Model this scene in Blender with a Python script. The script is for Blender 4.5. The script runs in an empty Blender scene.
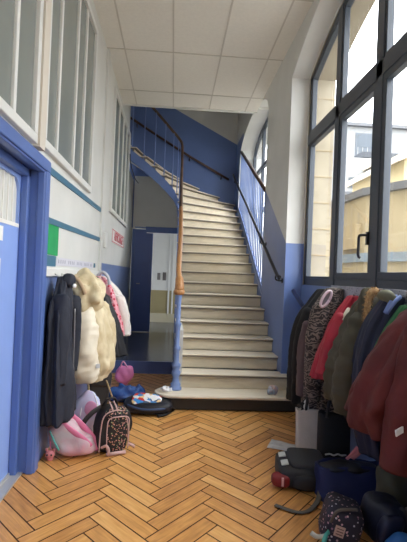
import bpy, math, random
from mathutils import Vector, Matrix, noise
random.seed(7)
PI = math.pi
scn = bpy.context.scene
col = scn.collection

# ------------------------------------------------------------------ materials
def lin(c):
    return tuple(((v/255)/12.92 if v/255 <= .04045 else ((v/255+.055)/1.055)**2.4) for v in c)
MATS = {}
def mat(name, rgb, rough=.6, metal=0., var=0., vscale=6., bump=0., bscale=40., rgb2=None, coat=0., spec=.5, stretch=(1,1,1)):
    if name in MATS: return MATS[name]
    m = bpy.data.materials.new(name); m.use_nodes = True
    nt = m.node_tree; N = nt.nodes; b = N['Principled BSDF']
    c = lin(rgb); b.inputs['Base Color'].default_value = (*c, 1)
    b.inputs['Roughness'].default_value = rough; b.inputs['Metallic'].default_value = metal
    b.inputs['Coat Weight'].default_value = coat; b.inputs['Specular IOR Level'].default_value = spec
    if var or rgb2 or bump:
        tc = N.new('ShaderNodeTexCoord'); mp = N.new('ShaderNodeMapping'); mp.inputs['Scale'].default_value = stretch
        nt.links.new(tc.outputs['Object'], mp.inputs[0])
    if var or rgb2:
        nz = N.new('ShaderNodeTexNoise'); nz.inputs['Scale'].default_value = vscale; nz.inputs['Detail'].default_value = 5
        nt.links.new(mp.outputs[0], nz.inputs['Vector'])
        rp = N.new('ShaderNodeValToRGB'); rp.color_ramp.elements[0].position = .35; rp.color_ramp.elements[1].position = .65
        c2 = lin(rgb2) if rgb2 else tuple(v*(1-var) for v in c)
        rp.color_ramp.elements[0].color = (*c2, 1); rp.color_ramp.elements[1].color = (*c, 1)
        nt.links.new(nz.outputs['Fac'], rp.inputs[0]); nt.links.new(rp.outputs[0], b.inputs['Base Color'])
    if bump:
        n2 = N.new('ShaderNodeTexNoise'); n2.inputs['Scale'].default_value = bscale; n2.inputs['Detail'].default_value = 4
        nt.links.new(mp.outputs[0], n2.inputs['Vector'])
        bp = N.new('ShaderNodeBump'); bp.inputs['Strength'].default_value = bump; bp.inputs['Distance'].default_value = .01
        nt.links.new(n2.outputs['Fac'], bp.inputs['Height']); nt.links.new(bp.outputs[0], b.inputs['Normal'])
    MATS[name] = m
    return m

def glass_mat(name, tint=(1, 1, 1), frost=None):
    m = bpy.data.materials.new(name); m.use_nodes = True
    nt = m.node_tree; N = nt.nodes; N.remove(N['Principled BSDF']); out = N['Material Output']
    tr = N.new('ShaderNodeBsdfTransparent'); tr.inputs[0].default_value = (*tint, 1)
    gl = N.new('ShaderNodeBsdfGlossy'); gl.inputs['Roughness'].default_value = .03
    lw = N.new('ShaderNodeLayerWeight'); lw.inputs['Blend'].default_value = .5
    pw = N.new('ShaderNodeMath'); pw.operation = 'POWER'; nt.links.new(lw.outputs['Facing'], pw.inputs[0]); pw.inputs[1].default_value = 5
    fr = N.new('ShaderNodeMath'); fr.operation = 'MULTIPLY_ADD'; nt.links.new(pw.outputs[0], fr.inputs[0]); fr.inputs[1].default_value = .6; fr.inputs[2].default_value = .03
    mx = N.new('ShaderNodeMixShader')
    nt.links.new(fr.outputs[0], mx.inputs[0]); nt.links.new(tr.outputs[0], mx.inputs[1]); nt.links.new(gl.outputs[0], mx.inputs[2])
    nt.links.new(mx.outputs[0], out.inputs[0])
    return m

BLUE = (106, 130, 184)
WALLC = (217, 217, 212)
def dado_mat(name, build, blue=BLUE, white=WALLC):
    """gloss blue paint below a painted line, off-white emulsion above it; build(N, links, xyz) returns the line height socket"""
    m = bpy.data.materials.new(name); m.use_nodes = True
    nt = m.node_tree; N = nt.nodes; b = N['Principled BSDF']; L = nt.links
    g = N.new('ShaderNodeNewGeometry'); s = N.new('ShaderNodeSeparateXYZ'); L.new(g.outputs['Position'], s.inputs[0])
    h = build(N, L, s)
    lt = N.new('ShaderNodeMath'); lt.operation = 'LESS_THAN'; L.new(s.outputs['Z'], lt.inputs[0])
    if isinstance(h, (int, float)): lt.inputs[1].default_value = h
    else: L.new(h, lt.inputs[1])
    nz = N.new('ShaderNodeTexNoise'); nz.inputs['Scale'].default_value = 2.2; nz.inputs['Detail'].default_value = 6
    L.new(g.outputs['Position'], nz.inputs['Vector'])
    rp = N.new('ShaderNodeValToRGB'); rp.color_ramp.elements[0].position = .3; rp.color_ramp.elements[1].position = .7
    rp.color_ramp.elements[0].color = (.9, .9, .89, 1); rp.color_ramp.elements[1].color = (1, 1, 1, 1)
    L.new(nz.outputs['Fac'], rp.inputs[0])
    mx = N.new('ShaderNodeMix'); mx.data_type = 'RGBA'; L.new(lt.outputs[0], mx.inputs['Factor'])
    mx.inputs[6].default_value = (*lin(white), 1); mx.inputs[7].default_value = (*lin(blue), 1)
    mu = N.new('ShaderNodeMix'); mu.data_type = 'RGBA'; mu.blend_type = 'MULTIPLY'; mu.inputs['Factor'].default_value = 1
    L.new(mx.outputs[2], mu.inputs[6]); L.new(rp.outputs[0], mu.inputs[7]); L.new(mu.outputs[2], b.inputs['Base Color'])
    rr = N.new('ShaderNodeMath'); rr.operation = 'MULTIPLY_ADD'; L.new(lt.outputs[0], rr.inputs[0]); rr.inputs[1].default_value = -.3; rr.inputs[2].default_value = .65
    L.new(rr.outputs[0], b.inputs['Roughness'])
    return m
def mth(N, L, op, a, b=None, c=None):
    n = N.new('ShaderNodeMath'); n.operation = op
    for i, v in enumerate((a, b, c)):
        if v is None: continue
        if isinstance(v, (int, float)): n.inputs[i].default_value = v
        else: L.new(v, n.inputs[i])
    return n.outputs[0]
def h_left(N, L, s):      # 1.40 near, 1.54 beyond the pilaster
    st = mth(N, L, 'GREATER_THAN', s.outputs['Y'], 5.75)
    return mth(N, L, 'MULTIPLY_ADD', st, .13, 1.40)
def h_right(N, L, s):     # level to the pier, then follows the stairs
    d = mth(N, L, 'MAXIMUM', mth(N, L, 'SUBTRACT', s.outputs['Y'], 5.1), 0.)
    return mth(N, L, 'MINIMUM', mth(N, L, 'MULTIPLY_ADD', d, .655, 1.83), 4.3)
def h_back(N, L, s):
    return mth(N, L, 'MULTIPLY_ADD', s.outputs['X'], -.505, 4.96)
M_left = dado_mat('left_wall_paint', h_left)
M_right = dado_mat('right_wall_paint', h_right)
M_back = dado_mat('stairwell_paint', h_back)
M_white = mat('white_paint', WALLC, .6, var=.06, vscale=3)
M_trimw = mat('white_gloss_paint', (224, 224, 219), .4, var=.05, vscale=5)
M_blue = mat('blue_gloss_paint', BLUE, .38, var=.08, vscale=4)
M_blued = mat('blue_frame_paint', (88, 114, 176), .38, var=.08, vscale=4)
M_ceil = mat('ceiling_tile', (236, 232, 222), .8, var=.04, vscale=30)
M_grid = mat('ceiling_grid', (206, 200, 188), .5)
M_teal = mat('teal_trim_paint', (62, 112, 138), .4)
M_frame = mat('dark_window_aluminium', (66, 73, 82), .4, metal=.1)
M_stone = mat('stone_blocks', (168, 157, 134), .8, var=.12, vscale=5)
M_step = mat('worn_stair_linoleum', (238, 227, 205), .45, var=.1, vscale=5, stretch=(1, 6, 6))
M_riser = mat('stair_riser_paint', (226, 213, 186), .5, var=.12, vscale=6, stretch=(1, 4, 4))
M_base = mat('dark_stair_base', (52, 50, 48), .5)
M_wood = mat('varnished_handrail_wood', (190, 140, 88), .4, rgb2=(156, 106, 62), vscale=9, stretch=(14, 14, 1.5))
M_woodd = mat('dark_handrail_wood', (84, 58, 44), .35, rgb2=(62, 42, 34), vscale=8)
M_black = mat('black_metal', (30, 31, 36), .4)
M_lino = mat('blue_grey_linoleum', (82, 87, 99), .2, var=.1, vscale=3)
M_glass = glass_mat('clear_glass')
M_frost = mat('frosted_glass', (124, 130, 125), .25, var=.05, vscale=2)
M_paper = mat('white_paper', (238, 238, 238), .7)
M_dark = mat('black_nylon', (28, 28, 32), .6, bump=.3, bscale=60)
M_pinkp = mat('pink_piping', (206, 170, 164), .55)

# wood floor: one tone per plank
def floor_mat():
    m = bpy.data.materials.new('herringbone_oak'); m.use_nodes = True
    nt = m.node_tree; N = nt.nodes; L = nt.links; b = N['Principled BSDF']
    at = N.new('ShaderNodeAttribute'); at.attribute_name = 'tone'
    uv = N.new('ShaderNodeUVMap'); mp = N.new('ShaderNodeMapping'); mp.inputs['Scale'].default_value = (2.2, 38, 1)
    L.new(uv.outputs[0], mp.inputs[0])
    nz = N.new('ShaderNodeTexNoise'); nz.inputs['Scale'].default_value = 1.6; nz.inputs['Detail'].default_value = 6; nz.inputs['Distortion'].default_value = .8
    L.new(mp.outputs[0], nz.inputs['Vector'])
    n2 = N.new('ShaderNodeTexNoise'); n2.inputs['Scale'].default_value = 9; n2.inputs['Detail'].default_value = 3
    m2 = N.new('ShaderNodeMapping'); m2.inputs['Scale'].default_value = (1, 2.5, 1); L.new(uv.outputs[0], m2.inputs[0]); L.new(m2.outputs[0], n2.inputs['Vector'])
    s = mth(N, L, 'ADD', mth(N, L, 'MULTIPLY', nz.outputs['Fac'], .5), mth(N, L, 'MULTIPLY_ADD', n2.outputs['Fac'], .35, -.1))
    t = mth(N, L, 'ADD', s, mth(N, L, 'MULTIPLY_ADD', at.outputs['Fac'], .30, .03))
    rp = N.new('ShaderNodeValToRGB'); e = rp.color_ramp.elements
    e[0].position = .18; e[0].color = (*lin((160, 104, 54)), 1); e[1].position = .8; e[1].color = (*lin((240, 190, 120)), 1)
    k = e.new(.5); k.color = (*lin((216, 156, 86)), 1)
    L.new(t, rp.inputs[0]); L.new(rp.outputs[0], b.inputs['Base Color'])
    b.inputs['Roughness'].default_value = .34; b.inputs['Coat Weight'].default_value = .15; b.inputs['Coat Roughness'].default_value = .25
    return m
M_floor = floor_mat()
M_gap = mat('dark_plank_joint', (70, 44, 25), .8)

def pattern_mat(name, base, spots, scale=30, thresh=.28, kind='dots', rough=.7):
    m = bpy.data.materials.new(name); m.use_nodes = True
    nt = m.node_tree; N = nt.nodes; L = nt.links; b = N['Principled BSDF']; b.inputs['Roughness'].default_value = rough
    tc = N.new('ShaderNodeTexCoord')
    if kind == 'dots':
        v = N.new('ShaderNodeTexVoronoi'); v.inputs['Scale'].default_value = scale; L.new(tc.outputs['Object'], v.inputs['Vector'])
        f = mth(N, L, 'LESS_THAN', v.outputs['Distance'], thresh)
        rp = N.new('ShaderNodeValToRGB'); rp.color_ramp.interpolation = 'CONSTANT'; sx = N.new('ShaderNodeSeparateColor'); L.new(v.outputs['Color'], sx.inputs[0])
        el = rp.color_ramp.elements
        el[0].color = (*lin(spots[0]), 1); el[1].position = .5; el[1].color = (*lin(spots[1 % len(spots)]), 1)
        if len(spots) > 2: q = el.new(.78); q.color = (*lin(spots[2]), 1)
        L.new(sx.outputs[0], rp.inputs[0])
        mx = N.new('ShaderNodeMix'); mx.data_type = 'RGBA'; L.new(f, mx.inputs['Factor']); mx.inputs[6].default_value = (*lin(base), 1); L.new(rp.outputs[0], mx.inputs[7])
        L.new(mx.outputs[2], b.inputs['Base Color'])
    elif kind == 'zebra':
        w = N.new('ShaderNodeTexWave'); w.inputs['Scale'].default_value = scale; w.inputs['Distortion'].default_value = 16; w.inputs['Detail'].default_value = 2.5; w.inputs['Detail Scale'].default_value = 1.6
        w.bands_direction = 'Z'; L.new(tc.outputs['Object'], w.inputs['Vector'])
        rp = N.new('ShaderNodeValToRGB'); rp.color_ramp.elements[0].position = .42; rp.color_ramp.elements[1].position = .62
        rp.color_ramp.elements[0].color = (*lin(base), 1); rp.color_ramp.elements[1].color = (*lin(spots[0]), 1)
        L.new(w.outputs['Fac'], rp.inputs[0]); L.new(rp.outputs[0], b.inputs['Base Color'])
    elif kind == 'patches':
        v = N.new('ShaderNodeTexVoronoi'); v.inputs['Scale'].default_value = scale; L.new(tc.outputs['Object'], v.inputs['Vector'])
        sx = N.new('ShaderNodeSeparateColor'); L.new(v.outputs['Color'], sx.inputs[0])
        rp = N.new('ShaderNodeValToRGB'); rp.color_ramp.interpolation = 'CONSTANT'; el = rp.color_ramp.elements
        el[0].color = (*lin(spots[0]), 1); el[1].position = 1/len(spots); el[1].color = (*lin(spots[1]), 1)
        for i in range(2, len(spots)): q = el.new(i/len(spots)); q.color = (*lin(spots[i]), 1)
        L.new(sx.outputs[0], rp.inputs[0]); L.new(rp.outputs[0], b.inputs['Base Color'])
    return m

# ------------------------------------------------------------------ mesh building
XF = None
class MB:
    def __init__(s): s.v = []; s.f = []; s.m = []; s.sm = []
    def add(s, vs, fs, mi=0, smooth=False):
        o = len(s.v); s.v += [Vector(p) for p in vs]
        for f in fs: s.f.append([i+o for i in f]); s.m.append(mi); s.sm.append(smooth)
        return s
    def box(s, x0, x1, y0, y1, z0, z1, mi=0):
        vs = [(x, y, z) for z in (z0, z1) for y in (y0, y1) for x in (x0, x1)]
        return s.add(vs, [(0,2,3,1),(4,5,7,6),(0,1,5,4),(2,6,7,3),(0,4,6,2),(1,3,7,5)], mi)
    def obox(s, c, size, R=None, mi=0):
        R = R or Matrix.Identity(3); c = Vector(c)
        vs = [c + R @ Vector((x*size[0]/2, y*size[1]/2, z*size[2]/2)) for z in (-1, 1) for y in (-1, 1) for x in (-1, 1)]
        return s.add(vs, [(0,2,3,1),(4,5,7,6),(0,1,5,4),(2,6,7,3),(0,4,6,2),(1,3,7,5)], mi)
    def prism(s, poly, vec, mi=0):
        n = len(poly); vec = Vector(vec); a = [Vector(p) for p in poly]
        fs = [list(range(n))[::-1], [i+n for i in range(n)]] + [(i, (i+1) % n, (i+1) % n + n, i+n) for i in range(n)]
        return s.add(a + [p+vec for p in a], fs, mi)
    def quad(s, a, b, c, d, mi=0): return s.add([a, b, c, d], [(0, 1, 2, 3)], mi)
    def rings(s, rings, mi=0, smooth=True, cap=True, closed=True):
        n = len(rings[0]); vs = [p for r in rings for p in r]; fs = []
        for i in range(len(rings)-1):
            for j in range(n if closed else n-1):
                k = (j+1) % n; fs.append((i*n+j, i*n+k, (i+1)*n+k, (i+1)*n+j))
        if cap: fs.append(tuple(range(n))[::-1]); fs.append(tuple((len(rings)-1)*n+j for j in range(n)))
        return s.add(vs, fs, mi, smooth)
    def tube(s, pts, rad, n=10, mi=0, smooth=True, flat=None):
        """flat = (width factor, thickness factor, up hint) gives a strap"""
        pts = [Vector(p) for p in pts]
        rad = list(rad) if hasattr(rad, '__len__') else [rad]*len(pts)
        R = []; up = Vector(flat[2]) if flat else Vector((.13, .21, .97))
        prev = None
        for i, p in enumerate(pts):
            t = (pts[min(i+1, len(pts)-1)] - pts[max(i-1, 0)]).normalized()
            if prev is None or flat:
                a = up.cross(t)
                if a.length < 1e-4: a = Vector((1, 0, 0)).cross(t)
                a.normalize()
            else: a = (prev - t*prev.dot(t)).normalized()
            prev = a; b = t.cross(a)
            fw, ft = (flat[0], flat[1]) if flat else (1, 1)
            R.append([p + (a*math.cos(2*PI*k/n)*fw + b*math.sin(2*PI*k/n)*ft)*rad[i] for k in range(n)])
        return s.rings(R, mi, smooth)
    def build(s, name, mats, parent=None, bevel=0., sub=0):
        me = bpy.data.meshes.new(name)
        off = parent_loc(parent)
        if XF: s.v = [Vector((1.455-(1.455-p.x)*XF, p.y, p.z)) for p in s.v]
        me.from_pydata([tuple(v-off) for v in s.v], [], s.f)
        for mm in (mats if isinstance(mats, (list, tuple)) else [mats]): me.materials.append(mm)
        for p, mi, sm in zip(me.polygons, s.m, s.sm): p.material_index = mi; p.use_smooth = sm
        me.validate(); me.update()
        o = bpy.data.objects.new(name, me); col.objects.link(o)
        if parent: o.parent = parent
        if bevel:
            md = o.modifiers.new('bevel', 'BEVEL'); md.width = bevel; md.segments = 2; md.limit_method = 'ANGLE'
        if sub:
            md = o.modifiers.new('sub', 'SUBSURF'); md.levels = sub; md.render_levels = sub
        return o
def parent_loc(p):
    v = Vector((0, 0, 0))
    while p: v += p.location; p = p.parent
    return v
def tag(o, label, cat, group=None):
    o['label'] = label; o['category'] = cat
    if group: o['group'] = group
    return o
def thing(name, loc, label, cat, group=None):
    o = bpy.data.objects.new(name, None); o.location = loc; o.empty_display_size = .1; col.objects.link(o)
    return tag(o, label, cat, group)
def struct(mb, name, mats, label, cat, **k):
    o = mb.build(name, mats, **k); o['kind'] = 'structure'; return tag(o, label, cat)
def smooth_pts(pts, n=6):
    """Catmull-Rom through tuples of any length"""
    out = []
    P = [pts[0]] + list(pts) + [pts[-1]]
    for i in range(1, len(P)-2):
        for k in range(n):
            t = k/n
            out.append(tuple(.5*((2*b) + (-a+c)*t + (2*a-5*b+4*c-d)*t*t + (-a+3*b-3*c+d)*t**3) for a, b, c, d in zip(P[i-1], P[i], P[i+1], P[i+2])))
    out.append(tuple(pts[-1])); return out
def cloth_loft(mb, levels, seed=0, fold=.05, nf=7, wr=.008, puff=0., pp=.09, nseg=80, n=10, mi=0, square=2.4):
    """levels (z, cx, cy, rx, ry) top to bottom: a hanging garment body with folds"""
    L = smooth_pts(levels, n); R = []
    z0, z1 = L[0][0], L[-1][0]
    for (z, cx, cy, rx, ry) in L:
        g = (z0-z)/(z0-z1); ring = []
        for k in range(nseg):
            th = 2*PI*k/nseg; c, s_ = math.cos(th), math.sin(th)
            e = 2/square; x = abs(c)**e*math.copysign(1, c); y = abs(s_)**e*math.copysign(1, s_)
            f = 1 + fold*(.35+.65*g)*(math.sin(nf*th+seed+1.5*g)+.6*math.sin((nf+4)*th+2.3*seed-2*g))
            ca, sa = math.cos(th), math.sin(th)
            rid = lambda q: 1-2*abs(noise.noise(q))
            nn = (noise.noise(Vector((ca*2.2+seed, sa*2.2, z*3+seed)))*1.3 + rid(Vector((ca*2.6+z*3.5, sa*2.6-z*2+seed, z*4.5)))*.75*(.4+.6*g)
                  + rid(Vector((ca*1.6-z*5+seed, sa*1.6, z*9+2*ca)))*.35)*wr
            pf = puff*(abs(math.sin(PI*(z+.02*math.sin(th*2))/pp))**.6-.6) if puff else 0
            ring.append(Vector((cx+x*(rx*f+nn+pf), cy+y*(ry*f+nn+pf), z)))
        R.append(ring)
    # turned-in hem
    last = L[-1]; R.append([Vector((last[1]+(p.x-last[1])*.86, last[2]+(p.y-last[2])*.86, p.z+.025)) for p in R[-1]])
    top = L[0]; R.insert(0, [Vector((top[1]+(p.x-top[1])*.45, top[2]+(p.y-top[2])*.4, p.z+.008)) for p in R[0]])
    mb.rings(R, mi); return mb
def sleeve(mb, pts, rad, seed=0, wr=.01, puff=0., pp=.07, mi=0, n=26, k=12, cuff=True):
    P = smooth_pts([tuple(p)+(r,) for p, r in zip(pts, rad)], k)
    R = []; prev = None
    Vs = [Vector(p[:3]) for p in P]
    for i, p in enumerate(Vs):
        t = (Vs[min(i+1, len(Vs)-1)]-Vs[max(i-1, 0)]).normalized()
        a = Vector((0, 1, 0)).cross(t) if prev is None else prev - t*prev.dot(t)
        a.normalize(); prev = a; b = t.cross(a); ring = []
        for j in range(n):
            th = 2*PI*j/n; d = a*math.cos(th)+b*math.sin(th)
            w = (noise.noise(p*8+d*1.2+Vector((seed, 0, 0)))*1.2 + (.5-abs(noise.noise(p*16+d*.9+Vector((0, seed, 0)))))*.9)*wr
            pf = puff*(abs(math.sin(PI*(i/len(Vs)*((Vs[0]-Vs[-1]).length)/pp)))**.6-.6) if puff else 0
            ring.append(p + d*(P[i][3]+w+pf))
        R.append(ring)
    if cuff:
        c = Vs[-1]; t = (Vs[-1]-Vs[-2]).normalized()
        R.append([c+(p-c)*.8 - t*.02 for p in R[-1]])
    # round shoulder
    c = Vs[0]; t = (Vs[0]-Vs[1]).normalized(); r0 = P[0][3]
    R.insert(0, [c+(p-c)*.75+t*r0*.45 for p in R[0]]); R.insert(0, [c+(p-c)*.3+t*r0*.62 for p in R[1]])
    mb.rings(R, mi); return mb
def blob(mb, c, size, seed=0, wr=.01, sq=2.3, R=None, mi=0, nu=32, nv=20, fn=None, freq=6.):
    """soft superellipsoid with wrinkles"""
    c = Vector(c); R = R or Matrix.Identity(3); rings = []
    for i in range(nv+1):
        ph = -PI/2+PI*(i+.02)/(nv+.04); ring = []
        for j in range(nu):
            th = 2*PI*j/nu; e = 2/sq
            cp = abs(math.cos(ph))**e; sp = math.copysign(abs(math.sin(ph))**e, math.sin(ph))
            ct = math.copysign(abs(math.cos(th))**e, math.cos(th)); st = math.copysign(abs(math.sin(th))**e, math.sin(th))
            p = Vector((cp*ct*size[0]/2, cp*st*size[1]/2, sp*size[2]/2))
            if fn: p = fn(p)
            d = p.normalized()*noise.noise(p*freq*2+Vector((seed, seed*.7, 0)))*wr*1.8
            ring.append(c + R @ (p+d))
        rings.append(ring)
    mb.rings(rings, mi); return mb
def rot(x=0, y=0, z=0):
    r = math.radians
    return Matrix.Rotation(r(z), 3, 'Z') @ Matrix.Rotation(r(y), 3, 'Y') @ Matrix.Rotation(r(x), 3, 'X')
def fur(mb, pts, rad, count=420, length=.03, seed=1):
    rnd = random.Random(seed); P = smooth_pts(pts, 8); mb.tube(P, rad, 10)
    for _ in range(count):
        i = rnd.randrange(len(P)-1); p = Vector(P[i]).lerp(Vector(P[i+1]), rnd.random())
        d = Vector((rnd.gauss(0, 1), rnd.gauss(0, 1), rnd.gauss(0, 1))).normalized()
        a = d.orthogonal().normalized(); b = d.cross(a); w = .0045
        q = p+d*rad*.8; tip = p+d*(rad+length*rnd.uniform(.5, 1)) + Vector((0, 0, -.008))
        mb.add([q+a*w, q-a*.5*w+b*.87*w, q-a*.5*w-b*.87*w, tip], [(0, 1, 3), (1, 2, 3), (2, 0, 3)])
    return mb

# ------------------------------------------------------------------ FLOOR
def make_floor():
    w, L, s = .1, .471, 1.156
    r2 = math.sqrt(.5); u = Vector((r2, r2)); v = Vector((-r2, r2)); d = Vector((r2, -r2)); g = .0038
    P0 = Vector((-.023, 2.504/s)); verts = []; faces = []; tones = []; uvs = []
    rnd = random.Random(3)
    def plank(o, a, b):
        c = [o+a*g+b*g, o+a*(L-g)+b*g, o+a*(L-g)+b*(w-g), o+a*g+b*(w-g)]
        m = sum(c, Vector((0, 0)))/4
        if not (-1.2 < m.x < 1.75 and -5 < m.y*s < 6.6): return
        i = len(verts); verts.extend([(p.x, p.y*s, 0) for p in c])
        cr = (c[1]-c[0]).x*(c[2]-c[1]).y-(c[1]-c[0]).y*(c[2]-c[1]).x
        faces.append((i, i+1, i+2, i+3) if cr > 0 else (i+3, i+2, i+1, i)); tones.append(rnd.random())
        ou, ov = rnd.random()*20, rnd.random()*20
        q = [(ou, ov), (ou+L, ov), (ou+L, ov+w), (ou, ov+w)]
        uvs.append(q if cr > 0 else q[::-1])
    for cI in range(-4, 5):
        for i in range(-70, 60):
            P = P0 + Vector((L*math.sqrt(2)*cI, i*w*math.sqrt(2)))
            plank(P, u, v); Q = P+u*L+v*w; plank(Q, d, u)
    nf = len(faces)
    i = len(verts); verts += [(-1.3, -5.05, -.004), (1.8, -5.05, -.004), (1.8, 6.6, -.004), (-1.3, 6.6, -.004)]; faces.append((i, i+1, i+2, i+3))
    me = bpy.data.meshes.new('floor'); me.from_pydata(verts, [], faces); me.materials.append(M_floor); me.materials.append(M_gap)
    at = me.attributes.new('tone', 'FLOAT', 'FACE'); ul = me.uv_layers.new(name='UVMap')
    for k, p in enumerate(me.polygons):
        if k < nf:
            at.data[k].value = tones[k]
            for li, q in zip(p.loop_indices, uvs[k]): ul.data[li].uv = q
        else: p.material_index = 1
    o = bpy.data.objects.new('floor', me); col.objects.link(o); o['kind'] = 'structure'
    tag(o, 'oak herringbone parquet floor of the corridor', 'floor')
make_floor()

# landing behind the stair and the room past the doorway
mb = MB(); mb.box(-1.6, .12, 6.45, 12.0, -.02, .17, 0); mb.box(-.95, .12, 6.425, 6.45, -.02, .172, 1)
struct(mb, 'trim_1', [M_lino, mat('dark_blue_riser_paint', (92, 112, 166), .4)], 'raised blue grey lino landing with blue riser beside the stairs', 'landing')

# ------------------------------------------------------------------ CEILING
ZC = 4.19
mb = MB(); mb.box(-1.0, 1.285, -5, 7.45, ZC, ZC+.03)
for x in (-.71, -.11, .485, 1.085): mb.box(x-.009, x+.009, -5, 7.45, ZC-.006, ZC+.001, 1)
for k in range(-8, 2): y = 5.61+k*1.245; mb.box(-1.0, 1.285, y-.009, y+.009, ZC-.006, ZC+.001, 1)
mb.box(-1.0, 1.285, 7.43, 7.47, ZC-.02, ZC+.03, 2)
struct(mb, 'ceiling', [M_ceil, M_grid, M_trimw], 'suspended ceiling of pale tiles in a thin metal grid', 'ceiling')
mb = MB(); mb.box(-3.2, 1.8, 7.45, 10, 6.5, 6.55)
struct(mb, 'ceiling_stairwell', [M_white], 'high plaster ceiling over the stairwell', 'ceiling')

# ------------------------------------------------------------------ STAIR DATA
R = .1655
T0, TR = 4.68, .29
NI, NO = [], []            # nosing ends: inner (left), outer (right)
for k in range(1, 12): NI.append((.08, T0+TR*(k-1))); NO.append((1.28, T0+TR*(k-1)))
for i, o in [((.08, 7.80), (1.28, 7.87)), ((.08, 8.0), (1.28, 8.16)), ((.08, 8.17), (1.28, 8.45)), ((.08, 8.31), (1.28, 8.74)), ((.08, 8.43), (1.28, 9.03)),
             ((.075, 8.52), (1.28, 9.32)), ((.05, 8.58), (1.28, 9.64)), ((-.03, 8.6), (.95, 9.74)), ((-.18, 8.6), (.5, 9.74)), ((-.36, 8.6), (.12, 9.74)),
             ((-.56, 8.6), (-.2, 9.74)), ((-.78, 8.6), (-.52, 9.74)), ((-1.02, 8.6), (-.82, 9.74)), ((-1.28, 8.6), (-1.1, 9.74)), ((-1.54, 8.6), (-1.4, 9.74)), ((-1.8, 8.6), (-1.7, 9.74))]:
    NI.append(i); NO.append(o)
NK = len(NI)
def zk(k): return R*(k+1)           # k is 0-based

# ------------------------------------------------------------------ LEFT WALL
XL = -.93
mb = MB()
mb.box(XL-.28, XL, 3.26, 8.6, 0, 6.5); mb.box(XL-.28, XL, 8.6, 9.9, 0, 3.42)
mb.box(XL-.28, XL, -5, 3.26, 2.12, 6.5); mb.box(XL-.28, XL, -5, 1.9, 0, 2.12)
mb.box(XL, XL+.025, 5.62, 5.84, 1.40, ZC)               # shallow pilaster
mb.prism([(XL-.001, 8.6, 3.42), (XL-.001, 8.6, 3.62), (XL-.001, 8.85, 3.42)], (-.05, 0, 0))
struct(mb, 'wall_left', [M_left], 'left corridor wall, off-white above a blue dado', 'wall')
mb = MB(); mb.box(-3.1, -3, 7.4, 9.9, 0, 6.5); mb.box(-3, XL-.28, 8.5, 8.6, 3, 6.5); mb.box(XL-.28, 1.5, 7.38, 7.45, ZC+.03, 6.5)
struct(mb, 'wall_stairwell', [M_white], 'upper stairwell wall above the corridor ceiling', 'wall')
mb = MB(); mb.box(-1.3, 1.8, -5.1, -5, 0, ZC)  # unseen wall, added to keep skylight from flooding the corridor
struct(mb, 'wall_front', [M_white], 'end wall of the corridor behind the viewer', 'wall')

# teal stripes
for n, (za, zb) in enumerate(((2.115, 2.165), (1.755, 1.80))):
    mb = MB(); mb.prism([(XL, 3.28, za-.005), (XL, 5.62, za+.035), (XL, 5.62, zb+.035), (XL, 3.28, zb-.005)], (.012, 0, 0))
    struct(mb, 'trim_%d' % (n+2), [M_teal], ['upper teal strip on the left wall under the windows', 'lower teal strip on the left wall above the green notice'][n], 'trim')

# interior windows in the left wall
def int_window(n, y0, y1, bars, z0, z1, label, mid=None):
    mb = MB(); d = .035; fw = .06
    mb.box(XL-.01, XL+d, y0, y1, z0, z0+fw); mb.box(XL-.01, XL+d, y0, y1, z1-fw, z1)
    mb.box(XL-.01, XL+d, y0, y0+fw, z0+fw, z1-fw); mb.box(XL-.01, XL+d, y1-fw, y1, z0+fw, z1-fw)
    for b in bars: mb.box(XL-.01, XL+d-.008, b-.02, b+.02, z0+fw, z1-fw)
    w = struct(mb, 'window_%d' % n, [M_trimw], label, 'window', bevel=.005)
    ys = [y0+fw]+list(bars)+[y1-fw]
    for a, b in zip(ys, ys[1:]):
        MB().box(XL+.002, XL+.008, a, b, z0+fw, z1-fw).build('pane', M_frost, w)
int_window(2, 1.2, 2.93, (1.6, 2.08, 2.53), 2.21, 3.97, 'white interior window over the blue door with frosted panes')
int_window(3, 3.07, 4.83, (3.44, 3.99, 4.34), 2.24, 3.97, 'white interior window with four tall frosted panes above the teal strips')
int_window(4, 6.35, 8.5, (6.95, 7.5, 8.0), 2.26, 4.02, 'far white interior window beside the stairs with narrow frosted panes')
mb = MB(); mb.box(XL, XL+.045, 2.94, 3.06, 2.2, ZC)
struct(mb, 'trim_4', [mat('cream_post_paint', (214, 205, 190), .5)], 'cream post between the two interior windows', 'post')

# ------------------------------------------------------------------ BLUE DOOR, near left
t = MB(); y0, y1 = 1.85, 3.19; xd = -1.06
t.box(xd-.2, XL+.03, 3.19, 3.28, 0, 2.10); t.box(xd-.2, XL+.03, 1.75, 3.28, 2.10, 2.18)
t.box(xd-.2, XL+.03, 1.75, 1.85, 0, 2.10)
t.box(xd+.0, xd+.05, 3.135, 3.19, 0, 2.10); t.box(xd+.0, xd+.05, 1.85, 3.19, 2.045, 2.10)     # stop
t.box(xd+.10, XL+.02, 3.175, 3.19, 0, 2.10); t.box(xd+.10, XL+.02, 1.85, 3.19, 2.085, 2.10)
dr = struct(t, 'door_1', [M_blued], 'blue door with glazed top in a deep blue frame, near left', 'door', bevel=.008)
leaf = MB(); leaf.box(xd-.04, xd, y0, 3.17, .03, 1.70); leaf.box(xd-.04, xd, y0, 1.95, 1.70, 2.05); leaf.box(xd-.04, xd, 3.125, 3.17, 1.70, 2.05)
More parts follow.
